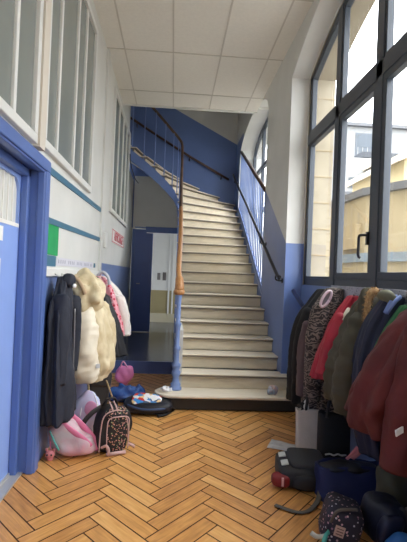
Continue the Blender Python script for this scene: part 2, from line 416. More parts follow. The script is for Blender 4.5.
# arched top rail of the glazed opening
r = .10; ya, yb, zt = 1.95, 3.125, 2.02
leaf.box(xd-.04, xd, ya, yb, zt, 2.05)
for (yc, sg) in ((yb-r, 1), (ya+r, -1)):
    for i in range(6):
        a0, a1 = PI/2*i/6, PI/2*(i+1)/6
        q = [(yc+sg*r*math.sin(a0), zt-r+r*math.cos(a0)), (yc+sg*r*math.sin(a1), zt-r+r*math.cos(a1))]
        leaf.prism([(xd, q[0][0], q[0][1]), (xd, q[1][0], q[1][1]), (xd, yc+sg*r, zt)], (-.04, 0, 0))
leaf.build('door_leaf', mat('blue_door_leaf_paint', (144, 172, 232), .35, var=.06, vscale=3), dr)
pane = MB(); pane.box(xd-.03, xd-.02, ya, yb, 1.70, zt)
g = pane.build('glazing', mat('curtain_reflecting_glass', (214, 214, 206), .3), dr)
bars = MB()
for i in range(1, 14): y = ya+(yb-ya)*i/14; bars.box(xd-.021, xd-.012, y-.008, y+.008, 1.70, zt)  # pale upright strips draw the curtains reflected in the glass
bars.box(xd-.02, xd+.004, ya, yb, 1.69, 1.715)
bars.build('curtain_lines_and_bead', mat('white_line_colour', (236, 234, 226), .5), dr)
MB().box(xd, xd+.012, 2.1, 3.2, .0, .03).build('threshold_strip', mat('aluminium_strip', (205, 202, 195), .4, metal=.5), dr)
tag(MB().box(xd+.001, xd+.004, 2.42, 2.83, 1.03, 1.47).build('notice_sheet', M_paper), 'white paper notice taped low on the blue door', 'notice')
tag(MB().box(xd+.001, xd+.004, 2.55, 2.85, 1.58, 1.67).build('notice_sheet', M_paper), 'small white label just under the door glazing', 'notice')
for (y, z) in ((2.43, 2.186), (3.3, 2.186)):
    pass

# threshold plate on the floor in front of the door
mb = MB(); mb.prism([(-1.055, 1.85, 0.001), (-.98, 1.85, .001), (-.98, 3.19, .001), (-1.055, 3.19, .001)], (0, 0, .012))
struct(mb, 'trim_5', [mat('worn_steel_strip', (196, 192, 184), .35, metal=.4)], 'pale metal threshold strip at the foot of the blue door', 'threshold')

# green notice, junction box, red sign
tag(MB().box(XL, XL+.006, 3.30, 3.66, 1.525, 1.765).build('safety_notice', mat('green_notice', (28, 160, 92), .45, var=.1, vscale=8)), 'plain green notice on the left wall by the door frame', 'notice')
tag(MB().box(XL+.025, XL+.065, 5.78, 5.90, 1.72, 1.92).build('junction_box', M_trimw, bevel=.01), 'small white box on the left wall pilaster', 'switch box')
sg = tag(MB().box(XL, XL+.008, 6.72, 8.3, 1.86, 2.07).build('wall_sign', mat('sign_white', (232, 224, 220), .5)), 'white sign with red capital letters beneath the far interior window', 'sign')
cu = bpy.data.curves.new('lettering', 'FONT'); cu.body = 'AFFICHAGE'; cu.size = .2; cu.align_x = 'CENTER'; cu.align_y = 'CENTER'; cu.extrude = .002; cu.offset = 0.001; cu.space_character = 1.1
tmp = bpy.data.objects.new('tmp_text', cu); col.objects.link(tmp); bpy.context.view_layer.update()
me_ = bpy.data.meshes.new_from_object(tmp.evaluated_get(bpy.context.evaluated_depsgraph_get())); bpy.data.objects.remove(tmp)
me_.name = 'lettering'; me_.materials.clear(); me_.materials.append(mat('red_lettering', (204, 92, 100), .5))
to = bpy.data.objects.new('lettering', me_); col.objects.link(to); to.parent = sg
to.matrix_world = Matrix.Translation((XL+.011, 7.51, 1.965)) @ Matrix(((0, 0, 1, 0), (1, 0, 0, 0), (0, 1, 0, 0), (0, 0, 0, 1)))
mb = MB()
for (a, b, c, d) in ((6.74, 8.28, 2.05, 2.062), (6.74, 8.28, 1.868, 1.88), (6.74, 6.76, 1.868, 2.062), (8.26, 8.28, 1.868, 2.062)): mb.box(XL+.008, XL+.010, a, b, c, d)
mb.build('border', mat('red_lettering', (204, 92, 100)), sg)

# left coat rack
rk = thing('coat_rack', (XL, 4.4, 1.38), 'white coat rail with a strip of numbered labels on the left wall', 'coat rack')
MB().box(XL, XL+.03, 3.28, 5.6, 1.365, 1.425).build('rail_board', M_trimw, rk, bevel=.004)
M_lav = mat('lavender_label_card', (204, 203, 211), .6)
mb = MB(); mb.box(XL, XL+.006, 3.62, 5.25, 1.45, 1.515); mb.build('label_strip', M_lav, rk)
mb = MB(); rnd = random.Random(2)
for i in range(22):
    y = 3.70+i*.07
    if i % 5 == 4: continue
    MB().box(XL+.006, XL+.0075, y-.011, y+.011, 1.468, 1.498).build('peg_label', mat('grey_label_ink', (166, 164, 178), .6), rk)
MB().box(XL, XL+.008, 3.3, 3.6, 1.44, 1.52).build('end_plate', M_teal, rk); MB().box(XL, XL+.008, 5.33, 5.40, 1.46, 1.51).build('end_plate', M_teal, rk)
for i in range(9):
    y = 3.5+i*.235
    MB().tube(smooth_pts([(XL+.03, y, 1.385), (XL+.075, y, 1.36), (XL+.085, y, 1.37), (XL+.083, y, 1.39)], 3), .006, 8).build('hook', M_trimw, rk)

# ------------------------------------------------------------------ RIGHT WALL
XR, XW = 1.28, 1.48
def arch_main(y, o=0.): return 3.72+o+.40*(1-((y-3.26)/1.80)**2)
def arched(mb, x0, x1, ya, yb, ztop, zsill, zarch, n=24, oy0=None, oy1=None, m_in=0, m_out=0, m_rev=0, zbot=0.):
    ys = [oy0+(oy1-oy0)*i/n for i in range(n+1)]
    for x, mi in ((x0, m_in), (x1, m_out)):
        mb.quad((x, ya, zbot), (x, oy0, zbot), (x, oy0, ztop), (x, ya, ztop), mi)
        mb.quad((x, oy1, zbot), (x, yb, zbot), (x, yb, ztop), (x, oy1, ztop), mi)
        for a, b in zip(ys, ys[1:]):
            mb.quad((x, a, zarch(a)), (x, b, zarch(b)), (x, b, ztop), (x, a, ztop), mi)
            if zsill(a) > zbot: mb.quad((x, a, zbot), (x, b, zbot), (x, b, zsill(b)), (x, a, zsill(a)), mi)
    for a, b in zip(ys, ys[1:]):
        mb.quad((x0, a, zarch(a)), (x1, a, zarch(a)), (x1, b, zarch(b)), (x0, b, zarch(b)), m_rev)
        if zsill(a) > zbot: mb.quad((x0, a, zsill(a)), (x1, a, zsill(a)), (x1, b, zsill(b)), (x0, b, zsill(b)), m_rev)
    for y in (oy0, oy1): mb.quad((x0, y, zsill(y)), (x1, y, zsill(y)), (x1, y, zarch(y)), (x0, y, zarch(y)), m_rev)
    for y in (ya, yb): mb.quad((x0, y, zbot), (x1, y, zbot), (x1, y, ztop), (x0, y, ztop), m_rev)
mb = MB()
arched(mb, XR, XW, .6, 5.1001, 6.5, lambda y: 0., lambda y: arch_main(y, .04), oy0=1.42, oy1=5.1)
arched(mb, XR, XW, -5, .6, 6.5, lambda y: 0., lambda y: arch_main(y+5.1, .04), oy0=-3.68, oy1=0.0)  # unseen opening behind the camera, added to brighten the corridor
arched(mb, XW, 1.78, .6, 5.3, 6.5, lambda y: 1.36, lambda y: arch_main(y), oy0=1.46, oy1=5.06, m_in=0, m_out=1, m_rev=1)
arched(mb, XW, 1.78, -5, .6, 6.5, lambda y: 1.36, lambda y: arch_main(y+5.1), oy0=-3.64, oy1=-.04, m_in=0, m_out=1, m_rev=1)  # outer half of the added unseen opening
mb.box(1.5, 1.78, -16, 24, 6.5, 15, 1); mb.box(1.5, 1.78, 12, 24, -.3, 6.5, 1); mb.box(1.5, 1.78, -16, -5.05, -.3, 6.5, 1)  # unseen facade, raised and lengthened to block sky from the courtyard
def h_s0(y): return max(.95+(y-6.42)*.60, 0)
def a_st(y): return 3.88+.40*math.sqrt(max(0, 1-((y-7.81)/1.39)**2))
arched(mb, XR, 1.78, 5.1001, 9.76, 6.5, lambda y: R*((y-T0)/TR+1)+.02, a_st, oy0=6.42, oy1=9.2, m_in=0, m_out=1, m_rev=2, n=32)
struct(mb, 'wall_right', [M_right, M_stone, M_white], 'right wall with two arched window openings, an added unseen one and a blue dado', 'wall')
# stone courses outside
mb = MB()
for k in range(14):
    z = 1.4+.30*k
    mb.box(1.56, 1.781, 5.052, 5.0605, z, z+.008)
mb.build('trim_6', mat('stone_joint', (176, 156, 118), .9))['kind'] = 'structure'
tag(bpy.data.objects['trim_6'], 'thin joints in the stone window jamb', 'trim')

# big arched window
def window_main():
    f = MB(); xa, xb = 1.49, 1.55; y0, y1, zb = 1.46, 5.06, 1.36
    def strip(ya, yb, lo, hi, n=14, x0=xa, x1=xb):
        ys = [ya+(yb-ya)*i/n for i in range(n+1)]
        for a, b in zip(ys, ys[1:]):
            f.prism([(x0, a, lo(a)), (x0, b, lo(b)), (x0, b, hi(b)), (x0, a, hi(a))], (x1-x0, 0, 0))
    strip(y0, y1, lambda y: arch_main(y)-.085, lambda y: arch_main(y)+.01, 26)
    f.box(xa, xb, y0, y1, zb, zb+.075)
    f.box(xa, xb, y0, y0+.07, zb, arch_main(y0)); f.box(xa, xb, y1-.07, y1, zb, arch_main(y1))
    for yc in (4.13, 3.26, 2.39): f.box(xa-.012, xb, yc-.055, yc+.055, zb, arch_main(yc)-.02)
    f.box(xa-.012, xb, y0, y1, 2.95, 3.07)
    w = struct(f, 'window_1', [M_frame], 'large arched dark grey window over the right coat rail', 'window', bevel=.004)
    ed = [5.06-.07, 4.13+.055, 4.13-.055, 3.26+.055, 3.26-.055, 2.39+.055, 2.39-.055, 1.53]
    for i in range(4):
        b, a = ed[2*i], ed[2*i+1]
        s = MB(); k = .055 if i in (1, 2) else .022
        for (zl, zh) in ((1.435, 2.95), (3.07, None)):
            if zh:
                s.box(xa-.004, xb-.01, a, b, zl, zl+k); s.box(xa-.004, xb-.01, a, b, zh-k, zh)
                s.box(xa-.004, xb-.01, a, a+k, zl+k, zh-k); s.box(xa-.004, xb-.01, b-k, b, zl+k, zh-k)
            else:
                q = .03; s.box(xa-.004, xb-.01, a, b, zl, zl+q)
                s.box(xa-.004, xb-.01, a, a+q, zl, arch_main(a)-.06); s.box(xa-.004, xb-.01, b-q, b, zl, arch_main(b)-.06)
        s.build('casement' if i in (1, 2) else 'side_light', M_frame, w, bevel=.004)
        g = MB(); g.box(1.515, 1.519, a, b, 1.435, 2.95)
        ys = [a+(b-a)*j/8 for j in range(9)]
        for p, q in zip(ys, ys[1:]): g.prism([(1.515, p, 3.07), (1.515, q, 3.07), (1.515, q, arch_main(q)-.05), (1.515, p, arch_main(p)-.05)], (.004, 0, 0))
        g.build('pane', M_glass, w)
    h = MB(); h.box(1.462, 1.48, 3.335, 3.365, 1.70, 1.80)
    h.tube(smooth_pts([(1.47, 3.35, 1.775), (1.43, 3.36, 1.775), (1.42, 3.385, 1.765), (1.42, 3.39, 1.70), (1.42, 3.39, 1.62), (1.435, 3.385, 1.60)], 4), .011, 10)
    h.build('handle', M_black, w)
window_main()

# stair window
f = MB(); xa, xb = 1.56, 1.61
def frame_strip(mbx, ya, yb, lo, hi, x0, x1, n=24):
    ys = [ya+(yb-ya)*i/n for i in range(n+1)]
    for a, b in zip(ys, ys[1:]): mbx.prism([(x0, a, lo(a)), (x0, b, lo(b)), (x0, b, hi(b)), (x0, a, hi(a))], (x1-x0, 0, 0))
frame_strip(f, 6.42, 9.2, lambda y: a_st(y)-.08, lambda y: a_st(y)+.01, xa, xb)
sl = lambda y: R*((y-T0)/TR+1)+.02
frame_strip(f, 6.42, 9.2, sl, lambda y: sl(y)+.09, xa, xb)
for y in (6.46, 7.36, 8.26, 9.16): f.box(xa, xb, y-.04, y+.04, sl(y), a_st(y))
for z in (2.62,): f.box(xa, xb, 6.42, 8.3, z, z+.07)
f.box(xa, xb, 6.42, 9.2, 3.45, 3.52)
w = struct(f, 'window_5', [M_frame], 'arched stair window with dark bars beside the upper steps', 'window')
g = MB(); ys = [6.42+2.78*j/20 for j in range(21)]
for p, q in zip(ys, ys[1:]): g.prism([(1.585, p, sl(p)), (1.585, q, sl(q)), (1.585, q, a_st(q)), (1.585, p, a_st(p))], (.004, 0, 0))
g.build('pane', M_glass, w)
# guard rail in the stair window opening
gr = thing('window_guard', (1.3, 7.8, 1.9), 'blue barred guard with sloping wooden rail across the stair window', 'guard rail')
def gtop(y): return 2.71+(y-6.52)*.485
MB().tube([(1.30, 6.48, gtop(6.48)), (1.30, 9.2, gtop(9.2))], .03, 12).build('top_rail', M_woodd, gr)
n = 18
for i in range(n):
    y = 6.52+(9.14-6.52)*i/(n-1)
    MB().tube([(1.30, y, sl(y)), (1.30, y, gtop(y))], .011, 8).build('bar', M_blue, gr)
mb = MB(); frame_strip(mb, 6.44, 9.18, lambda y: sl(y)+.0, lambda y: sl(y)+.10, 1.285, 1.315, 6); mb.build('bottom_rail', M_blue, gr)

# ------------------------------------------------------------------ BACK WALLS
mb = MB(); mb.box(-3, 1.8, 9.75, 9.9, 2.4, 6.5)
struct(mb, 'wall_back', [M_back], 'stairwell back wall painted deep blue below a sloping line', 'wall')
DX0, DX1, DXM = -.89, .10, -.45
mb = MB(); mb.box(-.9, .12, 9.70, 9.75, 2.42, 3.5); mb.box(.10, .14, 5.0, 9.75, 0, .8)
mb.box(-.9, -.86, 9.70, 9.9, .17, 2.42)
mb2 = MB()
struct(mb, 'wall_passage', [M_white], 'pale wall over the blue doorway under the upper flight', 'wall')
# side wall under the straight flight
mb = MB(); poly = [(.10, 5.0, 0), (.10, 9.75, 0), (.10, 9.75, 3.1), (.10, 8.5, 2.55)]
for k in range(11, 1, -1): poly.append((.10, NI[k][1], max(zk(k)-.30, .02)))
mb.prism(poly, (.05, 0, 0)); struct(mb, 'wall_under_stairs', [M_white], 'side wall closing the space under the stairs', 'wall')

# doorway with double doors
fr = MB(); fr.box(-.62, .12, 9.64, 9.72, 2.30, 2.42); fr.box(-.90, -.60, 9.66, 9.72, 2.28, 2.36); fr.box(-.90, -.84, 9.64, 9.72, .17, 2.3); fr.box(.06, .12, 9.64, 9.72, .17, 2.3)
d2 = struct(fr, 'door_2', [M_blued], 'blue double door under the upper flight with one leaf open', 'door')
lf = MB(); lf.box(-.84, -.46, 9.66, 9.70, .18, 2.28); lf.box(-.78, -.52, 9.652, 9.66, 1.30, 2.15)
lf.build('door_leaf', mat('blue_leaf_paint', (88, 112, 176), .3), d2)
MB().tube([(-.77, 9.66, 1.20), (-.77, 9.61, 1.20), (-.70, 9.61, 1.20)], .010, 8).build('handle', mat('steel', (180, 180, 185), .3, metal=.8), d2)
# room beyond
mb = MB(); mb.box(-1.6, 1.9, 11.8, 11.9, 1.0, 3.2, 0); mb.box(-1.6, 1.9, 11.79, 11.9, .40, 1.0, 1); mb.box(-1.6, 1.9, 11.78, 11.9, .17, .40, 2); mb.box(.1, 1.9, 9.9, 11.8, .1, .17, 2)
mb.box(-1.7, -1.6, 9.9, 11.9, .17, 3.2, 0); mb.box(-1.7, 1.9, 9.9, 11.9, 3.2, 3.3, 0)
mb.box(1.5, 1.6, 9.9, 11.9, .1, 1.3, 0); mb.box(1.5, 1.6, 9.9, 11.9, 2.2, 3.2, 0); mb.box(1.5, 1.6, 11.3, 11.9, 1.3, 2.2, 0)  # unseen gap in the side wall, added to let sky light in
struct(mb, 'wall_far_room', [M_white, mat('olive_panel_paint', (152, 140, 100), .6), mat('cream_skirting', (196, 188, 160), .6)], 'white wall with olive lower panel seen through the open doorway', 'wall')
mb = MB(); mb.box(-.12, -.08, 11.76, 11.80, .4, 3.1); mb.box(-.02, .02, 11.76, 11.80, .4, 3.1); struct(mb, 'trim_7', [M_trimw], 'white upright trim on the wall beyond the doorway', 'trim')
tag(MB().box(-.41, -.33, 11.77, 11.80, 1.27, 1.45).build('picture_frame', mat('grey_card', (120, 116, 112), .6), bevel=.004), 'left one of two small dark frames seen through the doorway', 'frame')
tag(MB().box(-.27, -.18, 11.77, 11.80, 1.26, 1.47).build('picture_frame', mat('grey_card2', (98, 92, 88), .6), bevel=.004), 'right one of two small dark frames seen through the doorway', 'frame')

# ------------------------------------------------------------------ STAIRCASE
st = thing('staircase', (.68, 4.7, 0), 'wide worn beige staircase turning left at the top', 'staircase')
def lerp2(a, b, t): return (a[0]+(b[0]-a[0])*t, a[1]+(b[1]-a[1])*t)
# bullnose first step
mb = MB()
def bull(x0, x1, yf, yb, z0, z1, r, mi, n=12):
    P = [(x1, yf), (x1, yb), (x0+r, yb)]
    P += [(x0+r-r*math.sin(PI*i/n), (yf+yb)/2+(yb-yf)/2*math.cos(PI*i/n)) for i in range(1, n)]
    P += [(x0+r, yf)]
    mb.prism([(p[0], p[1], z0) for p in P], (0, 0, z1-z0), mi)
bull(-.12, 1.48, 4.73, 5.05, 0, .13, .15, 1); bull(-.15, 1.48, T0, 5.07, .13, R, .20, 0)
mb.build('step', [M_step, M_base], st, bevel=.022)
NOSE = .05; TH = .036
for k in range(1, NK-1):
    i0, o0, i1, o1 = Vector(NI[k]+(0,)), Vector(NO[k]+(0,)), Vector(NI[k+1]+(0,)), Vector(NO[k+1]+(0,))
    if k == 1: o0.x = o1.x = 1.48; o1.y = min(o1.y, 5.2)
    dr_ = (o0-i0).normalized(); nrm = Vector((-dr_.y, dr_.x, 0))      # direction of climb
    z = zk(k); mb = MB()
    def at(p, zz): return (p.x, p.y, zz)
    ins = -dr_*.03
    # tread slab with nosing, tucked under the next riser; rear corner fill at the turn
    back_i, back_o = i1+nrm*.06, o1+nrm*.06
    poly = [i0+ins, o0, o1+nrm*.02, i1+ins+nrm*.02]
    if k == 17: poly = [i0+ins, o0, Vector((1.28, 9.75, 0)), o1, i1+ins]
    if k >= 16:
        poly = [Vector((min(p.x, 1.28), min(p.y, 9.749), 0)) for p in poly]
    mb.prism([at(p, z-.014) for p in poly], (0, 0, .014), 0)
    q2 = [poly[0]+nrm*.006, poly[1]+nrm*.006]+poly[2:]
    mb.prism([at(p, z-TH) for p in q2], (0, 0, TH-.014), 2)  # dark lower layer: shadow under the nose put into the colour
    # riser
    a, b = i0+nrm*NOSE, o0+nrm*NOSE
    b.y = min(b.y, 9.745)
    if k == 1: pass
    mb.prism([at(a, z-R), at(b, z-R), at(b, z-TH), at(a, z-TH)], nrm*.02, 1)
    mb.build('step', [M_step, M_riser, mat('nosing_shade_edge', (128, 118, 104), .6)], st, bevel=.005)
# soffit + cut string on the open side
sf = MB()
for k in range(2, NK-2):
    i0, o0, i1, o1 = NI[k], NO[k], NI[k+1], NO[k+1]
    za, zb2 = zk(k)-.30, zk(k+1)-.30
    if k == 2: za = max(za, .02)
    sf.add([(i0[0], i0[1], za), (o0[0], o0[1], za), (o1[0], o1[1], zb2), (i1[0], i1[1], zb2)], [(0, 1, 2, 3)])
sf.build('soffit', M_white, st)
sg2 = MB()
for k in range(1, NK-2):
    i0, i1 = Vector(NI[k]+(0,)), Vector(NI[k+1]+(0,))
    d = (i1-i0).normalized(); nrm = Vector((-d.y, d.x, 0))*.035
    lo0 = max(zk(k)-.34, 0); lo1 = max(zk(k+1)-.34, 0)
    sg2.prism([(i0.x, i0.y, lo0), (i1.x, i1.y, lo1), (i1.x, i1.y, zk(k)-.037 if k < 15 else zk(k+1)-.135), (i0.x, i0.y, zk(k)-.037 if k < 15 else zk(k)-.135)], nrm, 0)
sg2.build('string', M_blue, st)

# balustrade
bl = thing('stair_railing', (.05, 4.92, R), 'varnished wooden handrail on a blue cast newel and thin blue rods', 'railing')
nx, ny = .074, 4.93
def lathe(mbx, prof, x, y, n=20, mi=0):
    mbx.rings([[Vector((x+r*math.cos(2*PI*j/n), y+r*math.sin(2*PI*j/n), z)) for j in range(n)] for z, r in prof], mi)
prof = [(R, .075), (.19, .075), (.20, .06), (.225, .066), (.245, .05), (.30, .042), (.33, .058), (.36, .06), (.38, .045), (.42, .058), (.44, .058), (.46, .04), (.58, .037), (.60, .05), (.625, .05), (.645, .036), (.80, .034), (.86, .043), (.88, .05), (.90, .036), (1.10, .034), (1.16, .042), (1.19, .046), (1.20, .046)]
mb = MB(); lathe(mb, [(z, r*.72+max(0, r-.042)*.4) for z, r in prof], nx, ny, n=24); mb.build('newel_post', mat('newel_blue_paint', (122, 146, 196), .4), bl)
hp = [(nx, ny, 1.20), (nx, ny, 1.34), (.062, 5.05, 1.45)]
rail = [(.062, 5.15, 1.50), (.08, 6.0, 1.95), (.08, 7.0, 2.52), (.08, 7.6, 2.87), (.08, 8.0, 3.15), (.08, 8.3, 3.48), (.08, 8.45, 3.74), (.07, 8.56, 3.90), (.02, 8.6, 4.01), (-.2, 8.6, 4.25), (-.53, 8.6, 4.60), (-1.0, 8.6, 5.07), (-1.7, 8.6, 5.77)]
def railz(y): 
    for a, b in zip(rail, rail[1:]):
        if a[1] <= y <= b[1] and b[1] > a[1]: return a[2]+(b[2]-a[2])*(y-a[1])/(b[1]-a[1])
    return rail[0][2]
mb = MB(); P = smooth_pts([(nx, ny, 1.23)] + [(nx, ny+.02, 1.33)] + rail, 6); mb.tube(P, [.036+.008*max(0, 1-i/9) if i < 9 else .026 for i in range(len(P))], 12)
hr = mb.build('handrail', mat('worn_handrail_wood', (106, 80, 60), .45, rgb2=(82, 62, 48), vscale=6), bl)
mb = MB(); mb.tube(P[2:24], [.043+.010*max(0, 1-i/7) if i < 7 else .031 for i in range(22)], 12); e_ = mb.build('grip_sleeve', M_wood, hr); e_['label'] = 'pale worn wooden end'
mb = MB(); lathe(mb, [(1.195, .03), (1.20, .055), (1.225, .062), (1.245, .058), (1.26, .05)], nx, ny); mb.build('rail_cap', M_wood, hr)
for k in range(2, NK-1):
    i0, i1 = NI[k], NI[k+1]; px, py = i0[0]*.6+i1[0]*.4, i0[1]*.6+i1[1]*.4
    if px > .0: zt = railz(py); px -= .012
    else:
        zt = 4.08+(-.04-px)*1.06; py = 8.6
    MB().tube([(px, py-.01 if px < 0 else py, zk(k)-.12), (px, py-.01 if px < 0 else py, zt)], .0105, 8).build('baluster', mat('pale_blue_rod_paint', (128, 150, 204), .4), bl)

# wall handrails
wr = thing('wall_handrail', (1.2, 6.9, 1.4), 'thin black handrail on brackets along the right stair wall', 'handrail')
MB().tube(smooth_pts([(1.2, 5.02, 1.44), (1.2, 5.16, 1.47), (1.2, 6.15, 1.95), (1.2, 7.5, 2.61), (1.2, 8.92, 3.28), (1.2, 9.6, 3.62)], 5), .02, 10).build('rail', M_black, wr)
for y, z in ((5.2, 1.47), (6.22, 1.97), (9.3, 3.45)):
    mb = MB(); mb.tube(smooth_pts([(1.2, y, z-.015), (1.2, y, z-.06), (1.24, y, z-.075), (1.282, y, z-.075)], 3), .010, 8); mb.tube([(1.27, y, z-.075), (1.282, y, z-.075)], .03, 12); mb.build('bracket', M_black, wr)
wb = thing('wall_handrail', (.1, 9.68, 4), 'dark wooden handrail on the blue stairwell back wall', 'handrail')
MB().tube([(-1.6, 9.67, 5.10), (-.99, 9.67, 4.70), (-.4, 9.67, 4.35), (.26, 9.67, 3.97), (1.12, 9.67, 3.52)], .026, 10).build('rail', M_woodd, wb)
for x, z in ((-.9, 4.64), (.25, 3.98), (.95, 3.61)):
    MB().tube(smooth_pts([(x, 9.67, z-.02), (x, 9.67, z-.06), (x, 9.755, z-.08)], 3), .012, 8).build('bracket', M_black, wb)
ws = thing('wall_handrail', (1.4, 4.85, 1.1), 'short dark blue handrail end beside the window reveal', 'handrail')
MB().tube([(1.37, 5.04, 1.285), (1.42, 4.62, 1.06), (1.44, 4.4, .95)], .024, 10).build('rail', mat('dark_blue_rail_paint', (36, 44, 78), .4), ws)
mb = MB(); mb.tube(smooth_pts([(1.405, 4.78, 1.13), (1.415, 4.78, 1.09), (1.485, 4.78, 1.08)], 3), .012, 8); mb.build('bracket', M_black, ws)
# loose cable at the soffit
tag(MB().tube(smooth_pts([(-.885, 8.4, 3.62), (-.88, 8.5, 3.48), (-.80, 8.58, 3.22), (-.72, 8.58, 3.12)], 4), .009, 6).build('cable', M_black), 'short black cable dangling under the upper flight', 'cable')
# litter on the first step
mb = MB(); blob(mb, (-.02, 4.82, R+.026), (.11, .09, .05), 3, .02, freq=20); tag(mb.build('crumpled_paper', mat('crumpled_white', (236, 236, 238), .5)), 'crumpled white paper beside the newel on the first step', 'paper')
mb = MB(); blob(mb, (1.12, 4.80, R+.045), (.10, .08, .09), 5, .02, freq=16); tag(mb.build('wrapper', mat('pale_blue_wrapper', (176, 196, 208), .4, rgb2=(208, 170, 160), vscale=20)), 'pale blue wrapper at the right end of the first step', 'wrapper')

# ------------------------------------------------------------------ RIGHT COAT RACK
rr = thing('coat_rack', (1.47, 2.6, 1.3), 'speckled grey coat board under the big arched window', 'coat rack')
MB().box(1.455, 1.48, .6, 4.07, 1.24, 1.375).build('rail_board', pattern_mat('speckled_grey_laminate', (176, 178, 190), [(120, 122, 140), (205, 205, 214), (96, 98, 118)], 70, .33), rr, bevel=.004)
for y in (4.05, 3.82, 3.42, 3.05, 2.78, 2.6, 2.38):
    MB().tube(smooth_pts([(1.455, y, 1.30), (1.42, y, 1.285), (1.41, y, 1.295), (1.412, y, 1.315)], 3), .006, 8).build('hook', M_black, rr)

# ------------------------------------------------------------------ COATS, LEFT
def coat(name, loc, label, cat='coat', group=None): return thing(name, loc, label, cat, group)
M_navyc = mat('navy_coat_cloth', (34, 38, 52), .75, bump=.3, bscale=30, var=.2, vscale=8)
c = coat('coat', (-.83, 3.58, .3), 'long black navy coat hanging next to the blue door frame', group='coats on the left rail')
cloth_loft(MB(), [(1.36, -.84, 3.52, .03, .05), (1.27, -.84, 3.52, .05, .11), (1.15, -.845, 3.51, .065, .17), (.9, -.84, 3.49, .07, .20), (.6, -.83, 3.49, .08, .23), (.3, -.82, 3.50, .085, .24)], 1, .13, 6, .016).build('body', M_navyc, c)
sleeve(MB(), [(-.82, 3.40, 1.20), (-.80, 3.36, .95), (-.80, 3.33, .58)], [.06, .055, .045], 2).build('sleeve', M_navyc, c)
sleeve(MB(), [(-.80, 3.72, 1.18), (-.785, 3.74, .95), (-.80, 3.75, .60)], [.055, .05, .045], 5).build('sleeve', M_navyc, c)
mb = MB(); blob(mb, (-.80, 3.52, 1.34), (.10, .14, .12), 3, .012); mb.build('hood', M_navyc, c)
mb = MB(); mb.tube([(-.742, 3.46, 1.30), (-.735, 3.455, 1.30)], .016, 12); b_ = mb.build('button', M_paper, c); b_['label'] = 'white round button'
mb = MB(); mb.tube(smooth_pts([(-.745, 3.53, 1.12), (-.742, 3.54, .9), (-.738, 3.53, .6), (-.735, 3.52, .4)], 4), .006, 6); mb.build('zip', mat('zip_metal', (150, 150, 155), .35, metal=.6), c)

M_cream = mat('cream_padded_cloth', (232, 222, 200), .55, var=.08, vscale=7, bump=.25, bscale=18)
M_tan = mat('tan_hood_lining', (220, 206, 172), .7, rgb2=(196, 178, 140), vscale=9, bump=.3, bscale=20)
c = coat('coat', (-.72, 4.15, .45), 'cream padded coat with a big tan hood on the left rail', group='coats on the left rail')
cloth_loft(MB(), [(1.36, -.83, 4.08, .05, .08), (1.2, -.79, 4.1, .09, .18), (1.05, -.75, 4.12, .14, .23), (.8, -.72, 4.15, .165, .25), (.6, -.70, 4.17, .175, .25), (.5, -.71, 4.17, .15, .24), (.45, -.71, 4.17, .125, .21)], 4, .05, 5, .022, puff=.010, pp=.16).build('body', M_tan, c)
sleeve(MB(), [(-.77, 3.97, 1.10), (-.745, 3.93, .96), (-.73, 3.90, .78), (-.715, 3.91, .60), (-.70, 3.93, .485)], [.085, .105, .115, .115, .095], 3, .022).build('sleeve', M_cream, c)
sleeve(MB(), [(-.68, 4.34, 1.08), (-.62, 4.38, .85), (-.60, 4.38, .55)], [.08, .085, .06], 8, .014).build('sleeve', M_tan, c)
mb = MB(); blob(mb, (-.755, 3.99, 1.215), (.29, .30, .37), 5, .035, 2.2, R=rot(0, -6, 10), freq=7, nu=48, nv=32); mb.build('hood', M_tan, c)
mb = MB(); mb.tube(smooth_pts([(-.84, 3.87, 1.36), (-.79, 3.84, 1.33), (-.75, 3.83, 1.27), (-.73, 3.835, 1.22)], 5), .018, 8); mb.build('hood_edge', mat('tan_edge', (188, 160, 128), .7), c)
mb = MB(); mb.obox((-.60, 3.845, .62), (.035, .008, .035), rot(0, 0, 30)); mb.build('label_tag', mat('grey_white_tag', (206, 206, 206), .5), c)
mb = MB(); blob(mb, (-.625, 4.0, .98), (.035, .06, .07), 2, .004); p_ = mb.build('badge', mat('brown_badge', (120, 84, 70), .6), c)

c = coat('jacket', (-.66, 4.72, .55), 'black jacket between the cream coat and the pink patterned one', 'jacket', 'coats on the left rail')
cloth_loft(MB(), [(1.36, -.82, 4.66, .05, .08), (1.2, -.78, 4.68, .09, .13), (1.0, -.72, 4.70, .13, .15), (.8, -.67, 4.72, .155, .16), (.56, -.62, 4.74, .15, .16)], 7, .06, 6, .012).build('body', M_dark, c)
sleeve(MB(), [(-.68, 4.56, 1.15), (-.60, 4.53, .9), (-.56, 4.53, .58)], [.06, .06, .045], 9).build('sleeve', M_dark, c)
M_fleece = mat('white_fleece', (236, 230, 222), .9, bump=.6, bscale=90)
c = coat('jacket', (-.6, 5.2, .7), 'white fleece jacket at the far end of the left rail', 'jacket', 'coats on the left rail')
cloth_loft(MB(), [(1.36, -.82, 5.2, .05, .08), (1.22, -.71, 5.2, .09, .10), (1.05, -.63, 5.22, .10, .11), (.85, -.575, 5.22, .09, .11), (.70, -.55, 5.22, .08, .1)], 11, .03, 5, .012).build('body', M_fleece, c)
sleeve(MB(), [(-.60, 5.12, 1.12), (-.54, 5.1, .95), (-.52, 5.1, .72)], [.06, .065, .05], 2).build('sleeve', M_fleece, c)
M_flor = pattern_mat('pink_floral_cloth', (232, 158, 168), [(196, 44, 70), (242, 214, 214), (214, 84, 110)], 30, .42)
c = coat('jacket', (-.66, 4.98, .75), 'pink jacket with red flower print in front of the white fleece', 'jacket', 'coats on the left rail')
